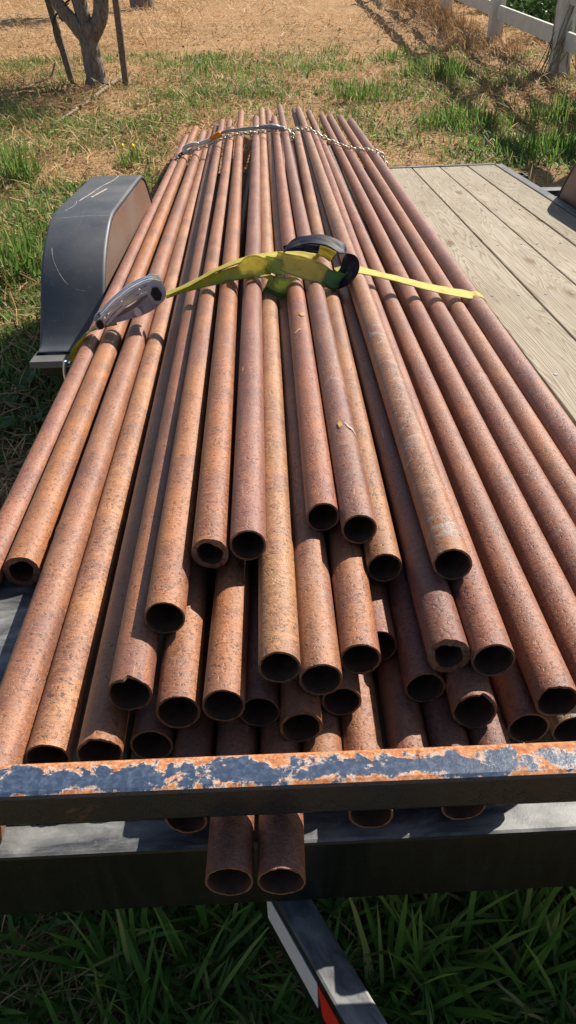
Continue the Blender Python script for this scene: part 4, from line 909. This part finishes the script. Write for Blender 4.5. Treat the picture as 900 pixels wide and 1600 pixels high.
# ------------------------------------------------------------------ trees, stakes, fallen branch
def leaf_cloud(name, centers, n, size, parent, seed, origin):
    r = np.random.default_rng(seed); C = np.array([c[:3] for c in centers]); Rr = np.array([c[3] for c in centers])
    idx = r.choice(len(C), n, p=Rr ** 2 / np.sum(Rr ** 2))
    d = r.normal(0, 1, (n, 3)); d /= np.linalg.norm(d, axis=1)[:, None]; p = C[idx] + d * (Rr[idx] * r.uniform(.25, 1, n) ** .6)[:, None] * np.array([1, 1, .8]) - np.array(origin)
    a = r.normal(0, 1, (n, 3)); a /= np.linalg.norm(a, axis=1)[:, None]; b = np.cross(a, r.normal(0, 1, (n, 3))); b /= np.linalg.norm(b, axis=1)[:, None]
    s = (size * r.uniform(.6, 1.3, n))[:, None]
    V = np.stack([p - a * s, p + b * s * .42 - a * s * .1, p + a * s, p - b * s * .42 - a * s * .1], 1).reshape(-1, 3)
    me = bpy.data.meshes.new(name); k = np.arange(n) * 4; me.from_pydata(V.tolist(), [], np.stack([k, k + 1, k + 2, k + 3], -1).tolist())
    at = me.attributes.new('rnd', 'FLOAT', 'POINT'); at.data.foreach_set('value', np.repeat(r.beta(2, 2, n), 4).astype(np.float32))
    return link(name, me, M['leaf'], parent)
def crown_centers(cx, cy, cz, R, n, seed):
    r = np.random.default_rng(seed); out = []
    for _ in range(n):
        d = r.normal(0, 1, 3); d /= np.linalg.norm(d); q = R * r.uniform(.3, 1); out.append((cx + d[0] * q, cy + d[1] * q, cz + d[2] * q * .75, R * r.uniform(.22, .42)))
    return out
def tree(label, x, y, trunk, limbs, crown, nleaf, lsize, seed):
    root = empty('tree', Matrix.Translation((x, y, -.02))); tag(root, label, 'tree', 'orchard trees')
    V, F = tube(spline([t[:3] for t in trunk], 4), np.repeat([t[3] for t in trunk], 4)[:(len(trunk) - 1) * 4 + 1] if len(trunk) > 1 else .1, 18, True, .05); pyd('trunk', V, F, M['bark'], root, smooth=True)
    for lb in limbs:
        c = spline([t[:3] for t in lb], 4); rad = spline([(t[3], 0, 0) for t in lb], 4)[:, 0]; V, F = tube(c, rad, 12, True, .05); pyd('limb', V, F, M['bark'], root, smooth=True)
    leaf_cloud('crown', crown, nleaf, lsize, root, seed, (0, 0, 0))
    return root
tree('stout grey-brown tree trunk forking low between two stakes', -2.38, 11.41,
     [(0, 0, -.05, .150), (.01, 0, .08, .128), (.0, 0, .30, .118), (-.01, 0, .52, .122), (.0, 0, .64, .135), (.0, 0, .70, .10)],
     [[(-.04, 0, .52, .085), (-.18, .0, .72, .085), (-.31, .0, .90, .075), (-.44, .0, 1.25, .066), (-.60, .05, 1.9, .05), (-.8, .1, 2.7, .03)],
      [(-.01, .02, .60, .09), (-.05, .05, .85, .090), (-.10, .08, 1.15, .085), (-.12, .1, 1.8, .06), (-.1, .1, 2.9, .03)],
      [(.04, 0, .54, .095), (.17, 0, .72, .095), (.23, 0, .95, .090), (.26, 0, 1.4, .07), (.42, -.05, 2.1, .05), (.7, -.1, 2.9, .03)]],
     crown_centers(.4, .3, 2.75, 1.75, 36, 4), 7000, .065, 5)
tree('distant tree trunk at the top edge, behind the staked tree', -3.28, 22.6, [(0, 0, -.05, .30), (0, 0, .5, .25), (0, 0, 1.2, .22)],
     [[(0, 0, 1.1, .17), (-.4, 0, 1.9, .12), (-.8, 0, 3.0, .06)], [(0, 0, 1.1, .17), (.4, .1, 2.0, .12), (.9, .2, 3.1, .06)]], crown_centers(0, 0, 3.6, 1.7, 26, 8), 3500, .09, 9)
def stake(label, x, y, lean, h, w):
    bm = bmesh.new(); box(bm, (-w / 2, -w / 2, -.1), (w / 2, w / 2, h), .006)
    for v in bm.verts: v.co.x += lean * v.co.z
    o = frombm('tree_stake', bm, M['stake'], None, Matrix.Translation((x, y, 0))); tag(o, label, 'stake', 'stakes beside the tree')
stake('weathered leaning wooden stake left of the forked trunk', -2.73, 11.58, -.13, 1.9, .075)
stake('dark upright wooden stake right of the forked trunk', -1.94, 11.10, .02, 1.9, .075)
TI = empty('tree_tie', Matrix.Translation((-2.75, 11.5, .72))); tag(TI, 'black rubber tie looped between the leaning stake and the trunk', 'tree tie')
for pth, r_ in (([(-.06, -.02, -.02), (.02, -.06, .06), (.12, -.10, .14), (.22, -.12, .20)], .012), ([(-.06, .02, -.04), (-.07, -.05, -.12), (-.05, -.06, -.28), (-.02, -.02, -.36)], .009), ([(.02, -.06, .06), (.08, -.10, -.02), (.10, -.12, .1), (.2, -.12, .16)], .008)):
    V, F = tube(spline(pth, 5), r_, 8); pyd('tie_strap', V, F, M['tie'], TI, smooth=True)
V1 = tube(spline([(0, 0, .03), (-.06, -1.0, .035), (-.14, -2.0, .03), (-.24, -3.1, .03)], 4), [.022] * 5 + [.018] * 4 + [.014] * 4, 8, True, .15)
o = pyd('fallen_branch', V1[0], V1[1], M['twig'], None, Matrix.Translation((-2.08, 11.75, 0)), True); tag(o, 'long straight grey branch lying in the grass from the right stake', 'branch')
V1 = tube(spline([(0, 0, .03), (.1, .25, .06), (.25, .45, .10), (.30, .62, .22)], 4), .011, 8, True, .15); V2 = tube([(.1, .25, .06), (.25, .3, .10)], .007, 6)
V, F = merge([V1, V2]); o = pyd('fallen_branch', V, F, M['twig'], None, Matrix.Translation((-3.2, 10.9, 0)), True); tag(o, 'short forked dead twig on the grass left of the leaning stake', 'branch')

# ------------------------------------------------------------------ white fence and plants behind it
FE = empty('rail_fence', Matrix.Translation((3.42, 10.7, 0))); tag(FE, 'white painted rail fence of square posts along the right of the yard', 'fence')
fy = [3.7, 7.2, 10.68, 14.21, 18.7, 23.4, 28.2]
for i, yy in enumerate(fy):
    x0 = 3.42 + .008 * (yy - 10.7)
    bm = bmesh.new(); box(bm, (-.10, -.10, -.1), (.10, .10, 1.85), .010)
    for v in bm.verts: v.co += Vector((.004 * math.sin(5 * v.co.z + i), 0, 0))
    frombm('post', bm, M['white'], FE, Matrix.Translation((x0 - 3.42, yy - 10.7, 0)) @ Matrix.Rotation(.02 * math.sin(i * 2.1), 4, 'Y'))
    if i:
        for zz in (.38, .83, 1.28, 1.73):
            y0 = fy[i - 1] + .102; y1 = yy - .102
            boxo('rail', (x0 - .022 - 3.42, y0 - 10.7, zz - .095), (x0 + .022 - 3.42, y1 - 10.7, zz + .095), M['white'], FE, .006)
vs = []
for i in range(26):
    a = random.uniform(0, 6.28); r = random.uniform(.11, .20); h = random.uniform(.25, .9)
    vs.append(tube(spline([(r * math.cos(a) * 1.6, r * math.sin(a) * 1.6, 0), (r * math.cos(a), r * math.sin(a), h * .5), (.12 * math.cos(a + .8), .12 * math.sin(a + .8), h)], 4), .006, 5))
V, F = merge(vs); o = pyd('dry_vine', V, F, M['twig'], None, Matrix.Translation((3.40, 10.66, -.01))); tag(o, 'dry brown vine stems clinging to the foot of the nearest fence post in view', 'vine')
cc = []
r = np.random.default_rng(14)
for i in range(330):
    xx = r.uniform(4.3, 9.0); cc.append((xx, r.uniform(6, 30), r.uniform(.1, .5 + max(0, xx - 4.8) * .75), r.uniform(.25, .5)))  # bushes taller farther right, added to shade the nearer ones
hd_ = leaf_cloud('hedge', cc, 60000, .075, None, 15, (4.6, 15, 0)); hd_.location = (4.6, 15, 0); tag(hd_, 'dark green bushy undergrowth growing behind the white fence', 'hedge')
